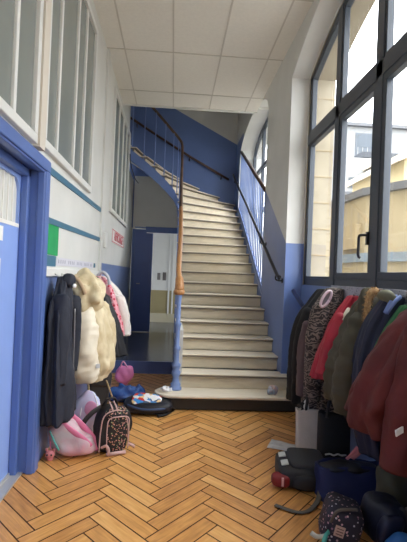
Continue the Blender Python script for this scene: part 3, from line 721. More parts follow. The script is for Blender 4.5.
cloth_loft(MB(), [(1.36, -.80, 4.97, .05, .05), (1.25, -.74, 4.97, .075, .055), (1.05, -.68, 4.98, .08, .06), (.85, -.61, 4.98, .075, .06), (.72, -.57, 4.98, .06, .05)], 13, .05, 5, .01).build('body', M_flor, c)
sleeve(MB(), [(-.66, 4.93, 1.15), (-.60, 4.91, .95), (-.545, 4.91, .76)], [.04, .042, .035], 6).build('sleeve', M_flor, c)
mb = MB(); mb.tube(smooth_pts([(-.82, 5.0, 1.37), (-.76, 4.95, 1.41), (-.70, 4.92, 1.36), (-.68, 4.92, 1.28)], 5), .018, 8); mb.build('collar', mat('pale_grey_collar', (206, 206, 214), .6), c)

# ------------------------------------------------------------------ COATS, RIGHT
GR = 'coats on the right rail'; XF = .85
M_blk = mat('black_wool', (15, 15, 19), .85, bump=.3, bscale=50)
c = coat('coat', (1.25, 4.17, .28), 'plain black coat hanging nearest the stairs on the right', group=GR)
cloth_loft(MB(), [(1.33, 1.39, 4.12, .04, .07), (1.22, 1.34, 4.14, .08, .12), (1.05, 1.28, 4.16, .13, .14), (.8, 1.25, 4.17, .155, .15), (.5, 1.24, 4.18, .165, .16), (.28, 1.24, 4.18, .165, .16)], 21, .11, 6, .018).build('body', M_blk, c)
sleeve(MB(), [(1.22, 4.06, 1.12), (1.13, 4.05, .85), (1.11, 4.05, .50)], [.065, .06, .05], 4).build('sleeve', M_blk, c)
M_zeb = pattern_mat('zebra_print_plush', (42, 37, 37), [(116, 104, 98)], 10, kind='zebra', rough=.85)
M_mauve = mat('mauve_brown_cloth', (88, 72, 76), .8, bump=.3, bscale=40)
c = coat('coat', (1.28, 3.82, .32), 'grey coat with dark zebra stripes on the right rail', group=GR)
cloth_loft(MB(), [(1.35, 1.38, 3.80, .06, .09), (1.2, 1.31, 3.81, .11, .13), (1.0, 1.28, 3.82, .125, .14), (.7, 1.27, 3.82, .15, .15), (.45, 1.28, 3.82, .16, .15), (.32, 1.29, 3.82, .155, .145)], 23, .09, 6, .016).build('body', M_zeb, c)
sleeve(MB(), [(1.22, 3.72, 1.18), (1.16, 3.69, .95), (1.15, 3.69, .62), (1.17, 3.69, .42)], [.08, .085, .08, .07], 3).build('sleeve', M_zeb, c)
sleeve(MB(), [(1.16, 3.90, 1.02), (1.12, 3.90, .75), (1.12, 3.90, .40)], [.055, .06, .055], 7).build('lining_sleeve', M_mauve, c)['label'] = 'mauve brown sleeve'
mb = MB(); ring = []
for i in range(25):
    a = 2*PI*i/24; ring.append((1.225+.03*math.cos(a)+.042*math.sin(a), 3.62, 1.265+.065*math.sin(a)-.012*math.cos(a)))
mb.tube(ring, .013, 8); mb.build('collar', mat('pink_white_trim', (208, 188, 196), .5), c)
mb = MB(); mb.prism([(p[0], 3.622, p[2]) for p in ring[:-1]], (0, .008, 0)); mb.build('collar_lining', mat('grey_mesh', (112, 106, 112), .8), c)

M_red = mat('red_shell_cloth', (178, 34, 58), .6, var=.25, vscale=6, bump=.3, bscale=16)
c = coat('jacket', (1.2, 3.42, .65), 'bright red jacket between the zebra coat and olive parka', 'jacket', GR)
cloth_loft(MB(), [(1.30, 1.42, 3.46, .04, .06), (1.15, 1.34, 3.46, .08, .08), (1.0, 1.27, 3.45, .10, .09), (.82, 1.19, 3.44, .105, .09), (.66, 1.14, 3.44, .09, .085)], 27, .06, 5, .014).build('body', M_red, c)
sleeve(MB(), [(1.26, 3.36, 1.14), (1.16, 3.34, .92), (1.09, 3.33, .70)], [.05, .055, .045], 2, .014).build('sleeve', M_red, c)
mb = MB(); mb.tube(smooth_pts([(1.33, 3.36, 1.20), (1.29, 3.32, 1.17), (1.26, 3.31, 1.12)], 4), .02, 8); mb.build('cuff', mat('cream_cuff', (206, 196, 176), .8), c)

M_oliv = mat('olive_padded_cloth', (68, 64, 48), .7, var=.2, vscale=6, bump=.6, bscale=12)
c = coat('parka', (1.25, 3.07, .55), 'olive padded parka with fur-edged hood on the right rail', 'coat', GR)
cloth_loft(MB(), [(1.35, 1.39, 3.06, .06, .09), (1.2, 1.33, 3.07, .10, .13), (1.0, 1.27, 3.08, .135, .15), (.78, 1.23, 3.09, .15, .16), (.58, 1.21, 3.09, .15, .155)], 31, .06, 5, .02, puff=.02, pp=.085).build('body', M_oliv, c)
sleeve(MB(), [(1.24, 2.98, 1.16), (1.17, 2.95, .95), (1.12, 2.94, .72), (1.11, 2.94, .54)], [.075, .085, .085, .065], 3, .008, puff=.018, pp=.085).build('sleeve', M_oliv, c)
mb = MB(); blob(mb, (1.32, 2.99, 1.24), (.17, .17, .26), 5, .02); mb.build('hood', M_oliv, c)
fur(MB(), [(1.33, 2.90, 1.36), (1.27, 2.88, 1.34), (1.245, 2.87, 1.24), (1.245, 2.87, 1.10), (1.255, 2.88, 1.05)], .024, 520, .026, 4).build('fur_trim', mat('tan_fur', (176, 142, 98), .9, rgb2=(120, 92, 60), vscale=40), c)
mb = MB(); mb.tube(smooth_pts([(1.12, 2.93, 1.0), (1.19, 2.88, 1.02), (1.27, 2.885, 1.07)], 5), .006, 6); mb.build('drawcord', mat('rust_cord', (124, 66, 50), .7), c)

M_navyj = mat('navy_shell_cloth', (24, 31, 58), .65, var=.25, vscale=6, bump=.3, bscale=20)
c = coat('jacket', (1.25, 2.79, .5), 'navy jacket with pale blue shoulder straps beside the olive parka', 'jacket', GR)
cloth_loft(MB(), [(1.33, 1.39, 2.76, .06, .07), (1.2, 1.33, 2.77, .10, .10), (1.05, 1.28, 2.78, .12, .11), (.85, 1.24, 2.79, .12, .12), (.6, 1.25, 2.80, .11, .12), (.33, 1.31, 2.80, .10, .12)], 37, .11, 6, .012).build('body', M_navyj, c)
for a in (0, .045): mb = MB(); mb.tube(smooth_pts([(1.37, 2.69-a, 1.335), (1.31, 2.665-a, 1.30), (1.265, 2.66-a*.5, 1.23)], 4), .012, 8, flat=(1.2, .5, (0, 1, 0))); mb.build('shoulder_strap', mat('pale_blue_webbing', (118, 138, 190), .6), c)
mb = MB(); blob(mb, (1.30, 2.71, 1.325), (.13, .10, .07), 2, .012, R=rot(0, 20, 0)); mb.build('hood', mat('grey_green_cloth', (104, 104, 84), .8), c)
M_grn = mat('green_knit', (38, 98, 54), .85, bump=.4, bscale=60)
c = coat('sweater', (1.2, 2.62, .65), 'green top hanging between the navy jacket and burgundy coat', 'sweater', GR)
cloth_loft(MB(), [(1.28, 1.41, 2.62, .04, .05), (1.12, 1.32, 2.62, .075, .06), (.95, 1.24, 2.61, .09, .065), (.8, 1.17, 2.61, .085, .065), (.66, 1.13, 2.61, .07, .06)], 41, .05, 6, .01).build('body', M_grn, c)
sleeve(MB(), [(1.23, 2.55, 1.1), (1.16, 2.54, .92), (1.12, 2.54, .76)], [.04, .04, .035], 5).build('sleeve', M_grn, c)
M_burg = mat('burgundy_cloth', (94, 26, 26), .75, var=.2, vscale=5, bump=.6, bscale=12, rgb2=(78, 22, 24))
c = coat('coat', (1.2, 2.38, .48), 'big burgundy coat at the near end of the right rail', group=GR)
cloth_loft(MB(), [(1.29, 1.38, 2.36, .06, .10), (1.18, 1.30, 2.37, .11, .14), (1.02, 1.22, 2.38, .14, .16), (.85, 1.16, 2.39, .165, .165), (.72, 1.125, 2.40, .165, .165), (.60, 1.15, 2.40, .165, .16)], 43, .10, 5, .03).build('body', M_burg, c)
sleeve(MB(), [(1.25, 2.22, 1.17), (1.17, 2.17, .98), (1.10, 2.15, .78), (1.07, 2.15, .50)], [.085, .09, .09, .085], 3, .014).build('sleeve', M_burg, c)
sleeve(MB(), [(1.14, 2.50, .98), (1.05, 2.53, .82), (.99, 2.54, .66)], [.03, .05, .05], 12, .012).build('sleeve', M_burg, c)
mb = MB(); blob(mb, (1.26, 2.24, 1.14), (.12, .16, .30), 8, .02, R=rot(0, 18, 0)); mb.build('hood', M_burg, c)
c2 = coat('coat', (1.3, 2.2, .5), 'black coat with grey fur collar hanging behind the burgundy coat', group=GR)
cloth_loft(MB(), [(1.31, 1.40, 2.16, .04, .07), (1.15, 1.38, 2.12, .07, .10), (.9, 1.36, 2.02, .08, .11), (.15, 1.36, 2.0, .10, .14)], 47, .05, 6, .01).build('body', M_blk, c2)
sleeve(MB(), [(1.24, 1.93, 1.05), (1.15, 1.92, .85), (1.10, 1.92, .58)], [.06, .065, .06], 4).build('sleeve', M_blk, c2)
fur(MB(), [(1.36, 2.47, 1.345), (1.30, 2.40, 1.355), (1.27, 2.28, 1.345), (1.30, 2.18, 1.33)], .026, 420, .03, 9).build('fur_collar', mat('grey_fur', (150, 140, 122), .9, rgb2=(84, 78, 68), vscale=40), c2)
mb = MB(); mb.obox((1.035, 2.06, .72), (.075, .006, .030), rot(0, -14, 20)); t_ = mb.build('care_label', M_paper, c); t_['label'] = 'white care label'

XF = None
# ------------------------------------------------------------------ BAGS, LEFT FLOOR
M_silver = mat('pale_pink_silver_cloth', (212, 160, 172), .6, rgb2=(198, 188, 192), vscale=7, bump=.4, bscale=14)
M_pink = mat('pink_nylon', (222, 122, 158), .5, bump=.2, bscale=30)
b = thing('backpack', (-.74, 3.52, 0), 'slumped pale pink backpack with turquoise zip by the door frame', 'backpack', 'bags along the left wall')
Rp = rot(-8, -24, -6)
def dome(p):      # tall at the door frame, sagging to the right
    u_ = min(max(p.x/.37+.5, 0), 1); h_ = .375*(1-.70*u_**1.25)
    return Vector((p.x+.03*(1-p.z), p.y*(1.1-.35*p.z), (p.z+.5)*h_))
blob(MB(), (-.755, 3.53, .008), (.36, .20, 1.), 2, .022, 2.7, fn=dome, freq=5, nu=44, nv=28).build('body', M_silver, b)
mb = MB(); mb.tube(smooth_pts([(-.885, 3.46, .335), (-.82, 3.44, .295), (-.72, 3.435, .225), (-.62, 3.445, .15), (-.57, 3.47, .09)], 6), .022, 8, flat=(1.0, .4, (0, 1, 0))); mb.build('zip_band', M_pink, b)
mb = MB(); mb.tube(smooth_pts([(-.865, 3.418, .22), (-.83, 3.412, .15), (-.79, 3.408, .08)], 5), .007, 6); mb.build('zip', mat('turquoise_zip', (84, 178, 168), .5), b)
mb = MB(); mb.tube(smooth_pts([(-.87, 3.53, .37), (-.78, 3.54, .325), (-.67, 3.55, .235), (-.57, 3.56, .12), (-.545, 3.54, .03)], 6), .024, 8, flat=(1, .45, (0, 1, 0))); mb.build('shoulder_strap', M_pink, b)
mb = MB(); mb.tube(smooth_pts([(-.83, 3.52, .34), (-.78, 3.50, .375), (-.73, 3.52, .28)], 5), .012, 8); mb.build('handle', M_pink, b)
k = thing('keychain_doll', (-.87, 3.37, 0), 'tiny pink plush charm on the floor by the door frame', 'toy')
mb = MB(); blob(mb, (-.855, 3.42, .045), (.07, .06, .065), 1, .002, 2); blob(mb, (-.855, 3.425, .012), (.05, .045, .035), 1, .002, 2); mb.build('body', mat('pink_plush', (222, 138, 142), .8), k)
for s_ in (-1, 1):
    mb = MB(); blob(mb, (-.855+s_*.016, 3.391, .05), (.014, .01, .014), 1, 0, 2, nu=10, nv=6); mb.build('eye', M_black, k)
    mb = MB(); blob(mb, (-.855+s_*.026, 3.42, .078), (.022, .016, .028), 1, 0, 2, nu=10, nv=6); mb.build('ear', mat('pink_plush', ()), k)
mb = MB(); mb.tube(smooth_pts([(-.855, 3.43, .075), (-.865, 3.45, .13), (-.86, 3.47, .20)], 4), .004, 6); mb.build('cord', M_pink, k)

M_floral = pattern_mat('black_floral_cloth', (30, 26, 28), [(206, 150, 140), (176, 128, 96), (150, 160, 120)], 62, .36)
b = thing('backpack', (-.45, 3.62, 0), 'upright black flower print backpack with pink piping', 'backpack', 'bags along the left wall')
def taper(p): return Vector((p.x*(1-.25*max(0, p.z)/.18), p.y, p.z))
blob(MB(), (-.45, 3.64, .18), (.23, .20, .36), 1, .005, 4, fn=taper).build('body', mat('black_bag_side', (34, 30, 32), .6), b)
blob(MB(), (-.415, 3.55, .155), (.165, .07, .28), 4, .004, 4).build('front_pocket', M_floral, b)
blob(MB(), (-.42, 3.57, .315), (.18, .12, .06), 4, .004, 3, R=rot(20, 0, 0)).build('flap', M_floral, b)
for (pts, r_) in (([(-.55, 3.55, .02), (-.545, 3.545, .18), (-.52, 3.545, .30), (-.44, 3.52, .345), (-.36, 3.545, .31), (-.325, 3.545, .2), (-.32, 3.545, .04)], .005), ([(-.50, 3.515, .04), (-.505, 3.51, .2), (-.49, 3.505, .285), (-.415, 3.495, .30), (-.34, 3.505, .285), (-.33, 3.51, .2), (-.333, 3.515, .04)], .0045)):
    mb = MB(); mb.tube(smooth_pts(pts, 6), r_, 8); mb.build('piping', M_pinkp, b)
mb = MB(); mb.tube(smooth_pts([(-.50, 3.66, .35), (-.48, 3.64, .40), (-.42, 3.64, .41), (-.39, 3.66, .35)], 6), .016, 8, flat=(1, .5, (0, 0, 1))); mb.build('handle', mat('black_webbing', (38, 34, 36), .6), b)
for dx in (0, .035): 
    mb = MB(); mb.tube(smooth_pts([(-.47+dx, 3.60, .395), (-.46+dx, 3.555, .36), (-.45+dx, 3.52, .30)], 4), .006, 6); mb.build('piping', M_pinkp, b)
mb = MB(); mb.tube(smooth_pts([(-.52, 3.66, .34), (-.60, 3.64, .30), (-.655, 3.65, .22), (-.63, 3.66, .10), (-.55, 3.66, .04)], 6), .02, 8, flat=(1, .35, (0, 1, 0))); mb.build('shoulder_strap', mat('black_webbing', ()), b)
mb = MB(); mb.tube(smooth_pts([(-.36, 3.62, .34), (-.31, 3.60, .28), (-.29, 3.60, .20), (-.295, 3.62, .14)], 6), .018, 8, flat=(1, .35, (0, 1, 0))); mb.build('shoulder_strap', mat('black_webbing', ()), b)
mb = MB(); mb.tube([(-.49, 3.51, .016), (-.35, 3.51, .016)], .014, 12); mb.build('bottom_trim', M_pinkp, b)
mb = MB(); mb.tube(smooth_pts([(-.54, 3.52, .07), (-.51, 3.49, .09), (-.49, 3.49, .05), (-.5, 3.50, .02)], 5), .010, 8); mb.build('strap_end', M_pinkp, b)
mb = MB(); mb.tube(smooth_pts([(-.31, 3.55, .06), (-.285, 3.53, .05), (-.27, 3.55, .03)], 5), .012, 8); mb.build('strap_end', M_pinkp, b)

b.rotation_euler.z = math.radians(24)
M_uni = mat('pale_blue_sack', (190, 204, 232), .45, rgb2=(216, 192, 224), vscale=7, bump=.2, bscale=14)
b = thing('drawstring_bag', (-.70, 3.98, 0), 'pale blue and lilac drawstring bag leaning under the coats', 'bag', 'bags along the left wall')
def dst(p): return Vector((p.x*(1-.45*max(0, p.z)/.2), p.y, p.z))
blob(MB(), (-.70, 3.96, .195), (.26, .13, .39), 6, .014, 2.8, R=rot(0, 10, 0), fn=dst).build('body', M_uni, b)
mb = MB(); blob(mb, (-.655, 3.895, .25), (.11, .02, .13), 3, .004, 2, R=rot(0, 10, 0)); mb.build('print', mat('pink_print', (230, 160, 200), .5), b)
mb = MB(); mb.tube(smooth_pts([(-.69, 3.93, .38), (-.72, 3.90, .30), (-.74, 3.89, .18)], 5), .005, 6); mb.tube(smooth_pts([(-.64, 3.93, .37), (-.60, 3.90, .28), (-.59, 3.885, .14)], 5), .005, 6); mb.build('drawstring', M_paper, b)

b = thing('handbag', (-.70, 4.6, 0), 'small dark grey bag with beige strap standing under the cream coat', 'bag', 'bags along the left wall')
blob(MB(), (-.70, 4.60, .225), (.21, .12, .45), 3, .004, 5, R=rot(0, 9, 12)).build('body', mat('charcoal_leatherette', (52, 52, 54), .5), b)
blob(MB(), (-.69, 4.55, .35), (.19, .05, .15), 4, .003, 5, R=rot(0, 9, 12)).build('flap', mat('charcoal_leatherette', ()), b)
mb = MB(); mb.tube(smooth_pts([(-.79, 4.52, .30), (-.77, 4.50, .2), (-.72, 4.49, .12)], 5), .010, 8); mb.tube(smooth_pts([(-.62, 4.54, .34), (-.58, 4.54, .24), (-.55, 4.54, .16)], 5), .008, 8); mb.build('strap', mat('beige_strap', (186, 164, 124), .7), b)

M_satin = mat('blue_satin', (66, 110, 178), .25, rgb2=(38, 60, 120), vscale=6, bump=.3, bscale=12)
b = MB(); blob(b, (-.49, 5.06, .075), (.42, .34, .15), 9, .035, 2.2, freq=7); blob(b, (-.34, 5.08, .09), (.16, .2, .13), 12, .03, 2.2, freq=9)
tag(b.build('jacket', M_satin), 'crumpled shiny blue jacket lying on the floor', 'jacket')

b = thing('backpack', (-.2, 4.7, 0), 'black backpack lying flat with a bright coloured picture panel', 'backpack', 'bags along the left wall')
blob(MB(), (-.20, 4.70, .065), (.50, .44, .13), 3, .008, 3.2).build('body', mat('black_blue_nylon', (26, 28, 38), .5, bump=.2, bscale=40), b)
M_print = pattern_mat('colourful_print', (240, 240, 240), [(60, 140, 210), (238, 238, 236), (206, 52, 48), (236, 200, 140), (70, 90, 120), (240, 240, 244)], 22, kind='patches', rough=.4)
mb = MB(); blob(mb, (-.215, 4.62, .128), (.30, .24, .035), 1, .002, 3.5, R=rot(16, 4, -6)); mb.build('picture_panel', M_print, b)
mb = MB(); mb.tube(smooth_pts([(-.40, 4.53, .10), (-.25, 4.472, .075), (-.05, 4.50, .075), (.03, 4.62, .075)], 6), .012, 8); mb.build('piping', mat('dark_blue_piping', (54, 74, 110), .5), b)
mb = MB(); mb.tube(smooth_pts([(-.02, 4.62, .10), (.05, 4.60, .06), (.06, 4.68, .02), (-.02, 4.52, .016), (-.10, 4.47, .016)], 6), .02, 8, flat=(1, .4, (0, 0, 1))); mb.build('shoulder_strap', M_dark, b)
b = thing('bag', (-.55, 5.8, 0), 'bright pink bag on the floor below the white fleece', 'bag', 'bags along the left wall')
blob(MB(), (-.57, 5.80, .12), (.22, .2, .24), 6, .02, 2.4, R=rot(0, 20, 0)).build('body', mat('hot_pink_cloth', (250, 148, 204), .5, bump=.2, bscale=14), b)
mb = MB(); mb.tube(smooth_pts([(-.62, 5.74, .2), (-.58, 5.72, .30), (-.52, 5.74, .2)], 5), .010, 8); mb.build('handle', mat('pale_pink_strap', (236, 170, 200), .6), b)

# ------------------------------------------------------------------ BAGS, RIGHT FLOOR
GB = 'bags along the right wall'
def tote(b, cx, cy, w, d, h, m, lean=0, seed=0, flare=.12):
    mb = MB(); n = 28; Rg = []
    for z in [0, .01, .06, .15, .25, .33, .42, .55, .7, .85, .95, 1]:
        ring = []
        for j in range(n):
            th = 2*PI*j/n; e = .5; x = math.copysign(abs(math.cos(th))**e, math.cos(th)); y = math.copysign(abs(math.sin(th))**e, math.sin(th))
            s_ = (.9 if z == 0 else 1)*(1-flare+flare*z); wv = 1+.05*math.sin(3*th+seed+z*2)*z
            ring.append(Vector((cx+lean*z*h+x*w/2*s_*wv, cy+y*d/2*(1-.5*z)*wv, z*h+.008*math.sin(4*th+seed)*z)))
        Rg.append(ring)
    inner = [[Vector((cx+lean*h+(p.x-cx-lean*h)*.9, cy+(p.y-cy)*.8, p.z-dz)) for p in Rg[-1]] for dz in (0, .10)]
    mb.rings(Rg+inner, 0); return mb.build('body', m, b)
b = thing('tote_bag', (1.22, 3.8, 0), 'off-white cloth tote bag standing at the foot of the stairs side', 'bag', GB)
tote(b, 1.20, 3.70, .27, .16, .34, mat('off_white_canvas', (206, 200, 194), .8, var=.1, vscale=8, bump=.3, bscale=50), 0, 2)
mb = MB(); mb.tube(smooth_pts([(1.14, 3.685, .22), (1.145, 3.66, .40), (1.18, 3.70, .52), (1.25, 3.70, .50), (1.29, 3.69, .34)], 6), .013, 8, flat=(1, .3, (0, 1, 0))); mb.build('handle', M_dark, b)
mb = MB(); blob(mb, (1.2, 3.76, .34), (.17, .09, .09), 2, .02, freq=12); blob(mb, (1.27, 3.75, .35), (.10, .08, .08), 4, .02, freq=12); mb.build('contents', pattern_mat('black_white_contents', (30, 30, 34), [(220, 220, 220), (60, 60, 66)], 14, .4), b)
b = thing('tote_bag', (1.29, 3.4, 0), 'tall black tote bag with a wavy white line near its base', 'bag', GB)
tote(b, 1.285, 3.40, .25, .17, .40, mat('black_canvas', (20, 20, 23), .8), 0, 5, .06)
mb = MB(); mb.tube(smooth_pts([(1.20, 3.33, .38), (1.21, 3.32, .50), (1.27, 3.34, .55), (1.33, 3.33, .49), (1.345, 3.33, .38)], 6), .014, 8, flat=(1, .3, (0, 1, 0))); mb.build('handle', M_dark, b)
mb = MB(); mb.tube(smooth_pts([(1.185, 3.300, .118), (1.22, 3.298, .124), (1.25, 3.297, .114), (1.28, 3.297, .123), (1.31, 3.298, .114), (1.345, 3.300, .116)], 6), .006, 8); w_ = mb.build('white_line', mat('white_stitch', (206, 206, 206), .6), b)

mb = MB(); q = [(.84, 3.73), (.92, 3.91), (1.11, 3.78), (1.03, 3.61)]; N_ = 8; vs = []; fs = []
for i in range(N_+1):
    for j in range(N_+1):
        u_, v_ = i/N_, j/N_; p = Vector(q[0]).lerp(Vector(q[3]), u_).lerp(Vector(q[1]).lerp(Vector(q[2]), u_), v_)
        vs.append((p.x, p.y, .004+.010*abs(math.sin(u_*3+v_*4))*(u_*.6+.4)))
for i in range(N_):
    for j in range(N_): a = i*(N_+1)+j; fs.append((a, a+N_+1, a+N_+2, a+1))
mb.add(vs, fs, 0, True); o = mb.build('paper_sheet', mat('grey_printed_paper', (222, 222, 222), .7, rgb2=(192, 192, 194), vscale=14)); md = o.modifiers.new('solid', 'SOLIDIFY'); md.thickness = .003
tag(o, 'loose sheet of white paper on the floor behind the grey satchel', 'paper')

b = thing('satchel', (.93, 3.15, 0), 'dark grey satchel lying flat with pale tags and a red pouch', 'backpack', GB)
blob(MB(), (.955, 3.15, .07), (.34, .38, .14), 2, .004, 5, R=rot(0, 0, -8)).build('body', mat('charcoal_nylon', (34, 34, 37), .6, bump=.2, bscale=60), b)
blob(MB(), (.995, 3.16, .145), (.25, .33, .035), 3, .002, 6, R=rot(0, 0, -8)).build('lid', mat('grey_matte_panel', (54, 55, 58), .7), b)
for (x, y) in ((.825, 3.09), (.84, 3.23)):
    mb = MB(); mb.obox((x, y, .143), (.05, .08, .010), rot(0, -12, -8)); mb.build('reflective_tag', mat('pale_grey_tag', (196, 200, 196), .4), b, bevel=.004)
mb = MB(); blob(mb, (.785, 3.02, .055), (.13, .10, .09), 3, .004, 3, R=rot(0, 0, -8)); mb.build('red_pouch', mat('red_nylon', (128, 28, 32), .5), b)
mb = MB(); mb.obox((.785, 2.970, .06), (.014, .012, .055), rot(0, 0, -8)); mb.build('pouch_stripe', mat('pink_white_stripe', (214, 170, 170), .5), b)
mb = MB(); blob(mb, (.955, 2.97, .06), (.20, .08, .10), 5, .006, 3, R=rot(0, 0, -8)); mb.build('front_pocket', mat('charcoal_nylon', ()), b)
mb = MB(); mb.tube(smooth_pts([(1.06, 3.0, .13), (1.04, 2.94, .10), (.99, 2.84, .02), (.90, 2.72, .009), (.82, 2.685, .009), (.76, 2.715, .009), (.69, 2.77, .010)], 6), .018, 8, flat=(1, .3, (0, 0, 1))); mb.build('strap', mat('grey_webbing', (92, 86, 78), .7), b)

b = thing('large_bag', (1.2, 2.9, 0), 'large plain navy cloth bag below the olive parka', 'bag', GB)
tote(b, 1.215, 2.93, .46, .30, .205, mat('navy_cloth', (22, 34, 84), .7, var=.15, vscale=6, bump=.25, bscale=12), 0, 1, .05)
mb = MB(); blob(mb, (1.21, 2.92, .19), (.38, .17, .05), 2, .02); mb.build('contents', mat('black_blue_nylon', ()), b)
b = MB(); b.tube(smooth_pts([(1.20, 2.93, .235), (1.225, 2.905, .28), (1.255, 2.89, .33)], 5), [.009]*5+[.010]*6, 8, flat=(1.3, .4, (0, 1, 0))); b.tube(smooth_pts([(1.235, 2.93, .24), (1.26, 2.90, .28), (1.27, 2.885, .32)], 5), .013, 8, flat=(1.3, .4, (0, 1, 0)))
tag(b.build('ribbon', mat('pink_ribbon', (206, 130, 136), .6)), 'short pink strip poking out of the large navy bag', 'strip')

M_spot = pattern_mat('navy_spotted_cloth', (38, 36, 52), [(206, 170, 176), (190, 190, 200), (150, 110, 130)], 46, .26)
b = thing('backpack', (.98, 2.5, 0), 'dark spotted satchel with a mint strap at the front right', 'backpack', GB)
blob(MB(), (1.0, 2.54, .10), (.20, .26, .22), 3, .004, 4.5, R=rot(0, 16, -14)).build('body', M_spot, b)
mb = MB(); mb.obox((.945, 2.413, .115), (.05, .005, .055), rot(0, 14, -14)); mb.build('patch', mat('pink_beige_patch', (196, 168, 156), .6), b)
mb = MB()
for dz in (-.014, 0, .014): mb.obox((.945+dz*.25, 2.4095, .115+dz), (.034, .003, .004), rot(0, 14, -14))
mb.build('patch_lines', mat('brown_patch_ink', (110, 84, 76), .6), b)
mb = MB(); mb.tube(smooth_pts([(.905, 2.44, .15), (.94, 2.43, .215), (1.04, 2.42, .225)], 5), .008, 8); mb.build('piping', mat('grey_webbing', ()), b)
mb = MB(); mb.tube(smooth_pts([(.89, 2.42, .11), (.868, 2.40, .10), (.853, 2.39, .06), (.855, 2.39, .012)], 6), .013, 8, flat=(1, .5, (0, 1, 0))); mb.build('strap', mat('mint_webbing', (86, 178, 164), .6), b)
mb = MB(); mb.tube(smooth_pts([(.868, 2.41, .095), (.83, 2.42, .085), (.80, 2.43, .10)], 5), .013, 8, flat=(1, .6, (0, 1, 0))); mb.build('strap_end', mat('pale_strap_end', (196, 196, 186), .6), b)
b.location += Vector((-.03, -.12, 0))
b = thing('backpack', (1.2, 2.45, 0), 'plain dark navy backpack leaning beside the spotted satchel', 'backpack', GB)
M_nb = mat('dark_navy_nylon', (20, 23, 42), .5, bump=.2, bscale=40)
blob(MB(), (1.205, 2.50, .115), (.21, .26, .23), 4, .008, 3.4, R=rot(0, 10, 8)).build('body', M_nb, b)
blob(MB(), (1.18, 2.39, .115), (.12, .08, .18), 6, .006, 3.4, R=rot(8, 8, 8)).build('front_pocket', mat('navy_padded', (26, 30, 54), .5), b)
for dx in (.075, .105): mb = MB(); mb.tube(smooth_pts([(1.18+dx, 2.42, .22), (1.21+dx, 2.37, .14), (1.19+dx, 2.36, .06)], 5), .014, 8, flat=(1, .4, (0, 1, 0))); mb.build('shoulder_strap', mat('black_webbing', ()), b)
b.location += Vector((.01, -.08, 0))
mb = MB(); blob(mb, (1.20, 2.22, .07), (.16, .13, .14), 5, .016, 2.4); tag(mb.build('cloth_bundle', mat('bright_blue_cloth', (36, 98, 160), .6, bump=.2, bscale=14)), 'bright blue cloth bundle at the bottom right corner', 'cloth')
mb = MB(); blob(mb, (1.36, 2.62, .165), (.19, .20, .33), 7, .016, 2.6); tag(mb.build('cloth_bag', mat('olive_cloth', (60, 58, 42), .7, bump=.2, bscale=14)), 'olive cloth bag against the right wall behind the navy backpack', 'bag')

# ------------------------------------------------------------------ OUTSIDE
M_yel = mat('yellow_render', (168, 155, 127), .9, var=.08, vscale=2)
M_cop = mat('grey_coping', (98, 100, 104), .7)
M_wh = mat('white_render', (146, 148, 149), .9, var=.04, vscale=1)
M_win = mat('grey_shutter', (92, 99, 106), .6)
mb = MB(); mb.box(1.8, 60, -20, 80, -.3, -.2); struct(mb, 'ground', [mat('courtyard_asphalt', (128, 126, 122), .9)], 'grey courtyard ground outside the windows', 'ground')
yb = thing('building', (5.3, 12, -.2), 'low yellow building with grey coping seen through the arched window', 'building')
pl = [(4.9, 18), (5.2, 12), (5.75, 10.9), (8.5, 6.2), (12, 12), (9, 20)]
mb = MB(); mb.prism([(x, y, -.2) for x, y in pl], (0, 0, 4.05)); mb.build('wall', M_yel, yb)
mb = MB(); mb.prism([(x*1.0-(.12 if i < 4 else -.2), y-(.1 if i in (2, 3) else 0), 3.80) for i, (x, y) in enumerate(pl)], (0, 0, .20)); mb.build('coping', M_cop, yb)
mb = MB(); mb.prism([(x-(.10 if i < 4 else -.1), y-(.1 if i in (2, 3) else 0), 1.98) for i, (x, y) in enumerate(pl)], (0, 0, .24)); mb.build('ledge', mat('blue_grey_ledge', (120, 132, 142), .7), yb)
mb = MB(); mb.box(5.0, 5.22, 12.2, 13.3, 2.35, 3.05); mb.build('window_recess', mat('yellow_recess', (160, 144, 112), .9), yb)
mb = MB()
for z in (1.6, 1.7, 1.8, 1.9): mb.box(7.2, 7.3, 8.1, 8.4, z+1.2, z+1.25)
mb.build('vent_grille', M_cop, yb)
mb = MB(); mb.tube([(6.35, 10.2, 3.95), (6.35, 10.2, 4.3)], .10, 10); mb.build('vent_pipe', M_base, yb)
wbld = thing('building', (16, 34, -.2), 'tall white modern block with shuttered windows beyond the yellow building', 'building')
MB().box(10.4, 30, 34, 44, -.2, 13.6).build('wall', M_wh, wbld)
MB().box(10.2, 30.2, 33.7, 34.2, 13.5, 13.75).build('roof_edge', M_cop, wbld)
for x in (13.7, 18.0, 22):
    f_ = MB().box(x, x+2.3, 33.92, 34.0, 11.2, 13.0).build('window', M_win, wbld)
    MB().box(x+.15, x+2.15, 33.9, 33.93, 11.9, 12.85).build('shutter', mat('grey_blind', (84, 92, 100), .6), f_)
    m_ = MB()
    for i in range(6): m_.box(x+.15+i*.38, x+.2+i*.38, 33.88, 33.92, 11.2, 11.9)
    m_.build('railing', M_wh, f_)
MB().box(13.0, 30, 31.0, 34, 10.3, 10.7).build('canopy', mat('dark_canopy', (66, 70, 76), .7), wbld)
t2 = MB().box(11.8, 13.6, 30.5, 34, -.2, 10.1).build('stair_tower', M_wh, wbld)
MB().box(11.9, 12.5, 30.45, 30.5, 8.0, 8.7).build('window', mat('dark_pane', (84, 92, 98), .4), wbld)
MB().box(13.2, 14.9, 29.5, 34, 6.6, 9.2).build('shutter_box', M_win, wbld)
MB().prism([(12.9, 29.2, 9.2), (15.2, 29.2, 9.9), (15.2, 29.2, 10.1), (12.9, 29.2, 9.35)], (0, 5, 0)).build('sloping_roof', mat('beige_roof', (186, 176, 160), .8), wbld)
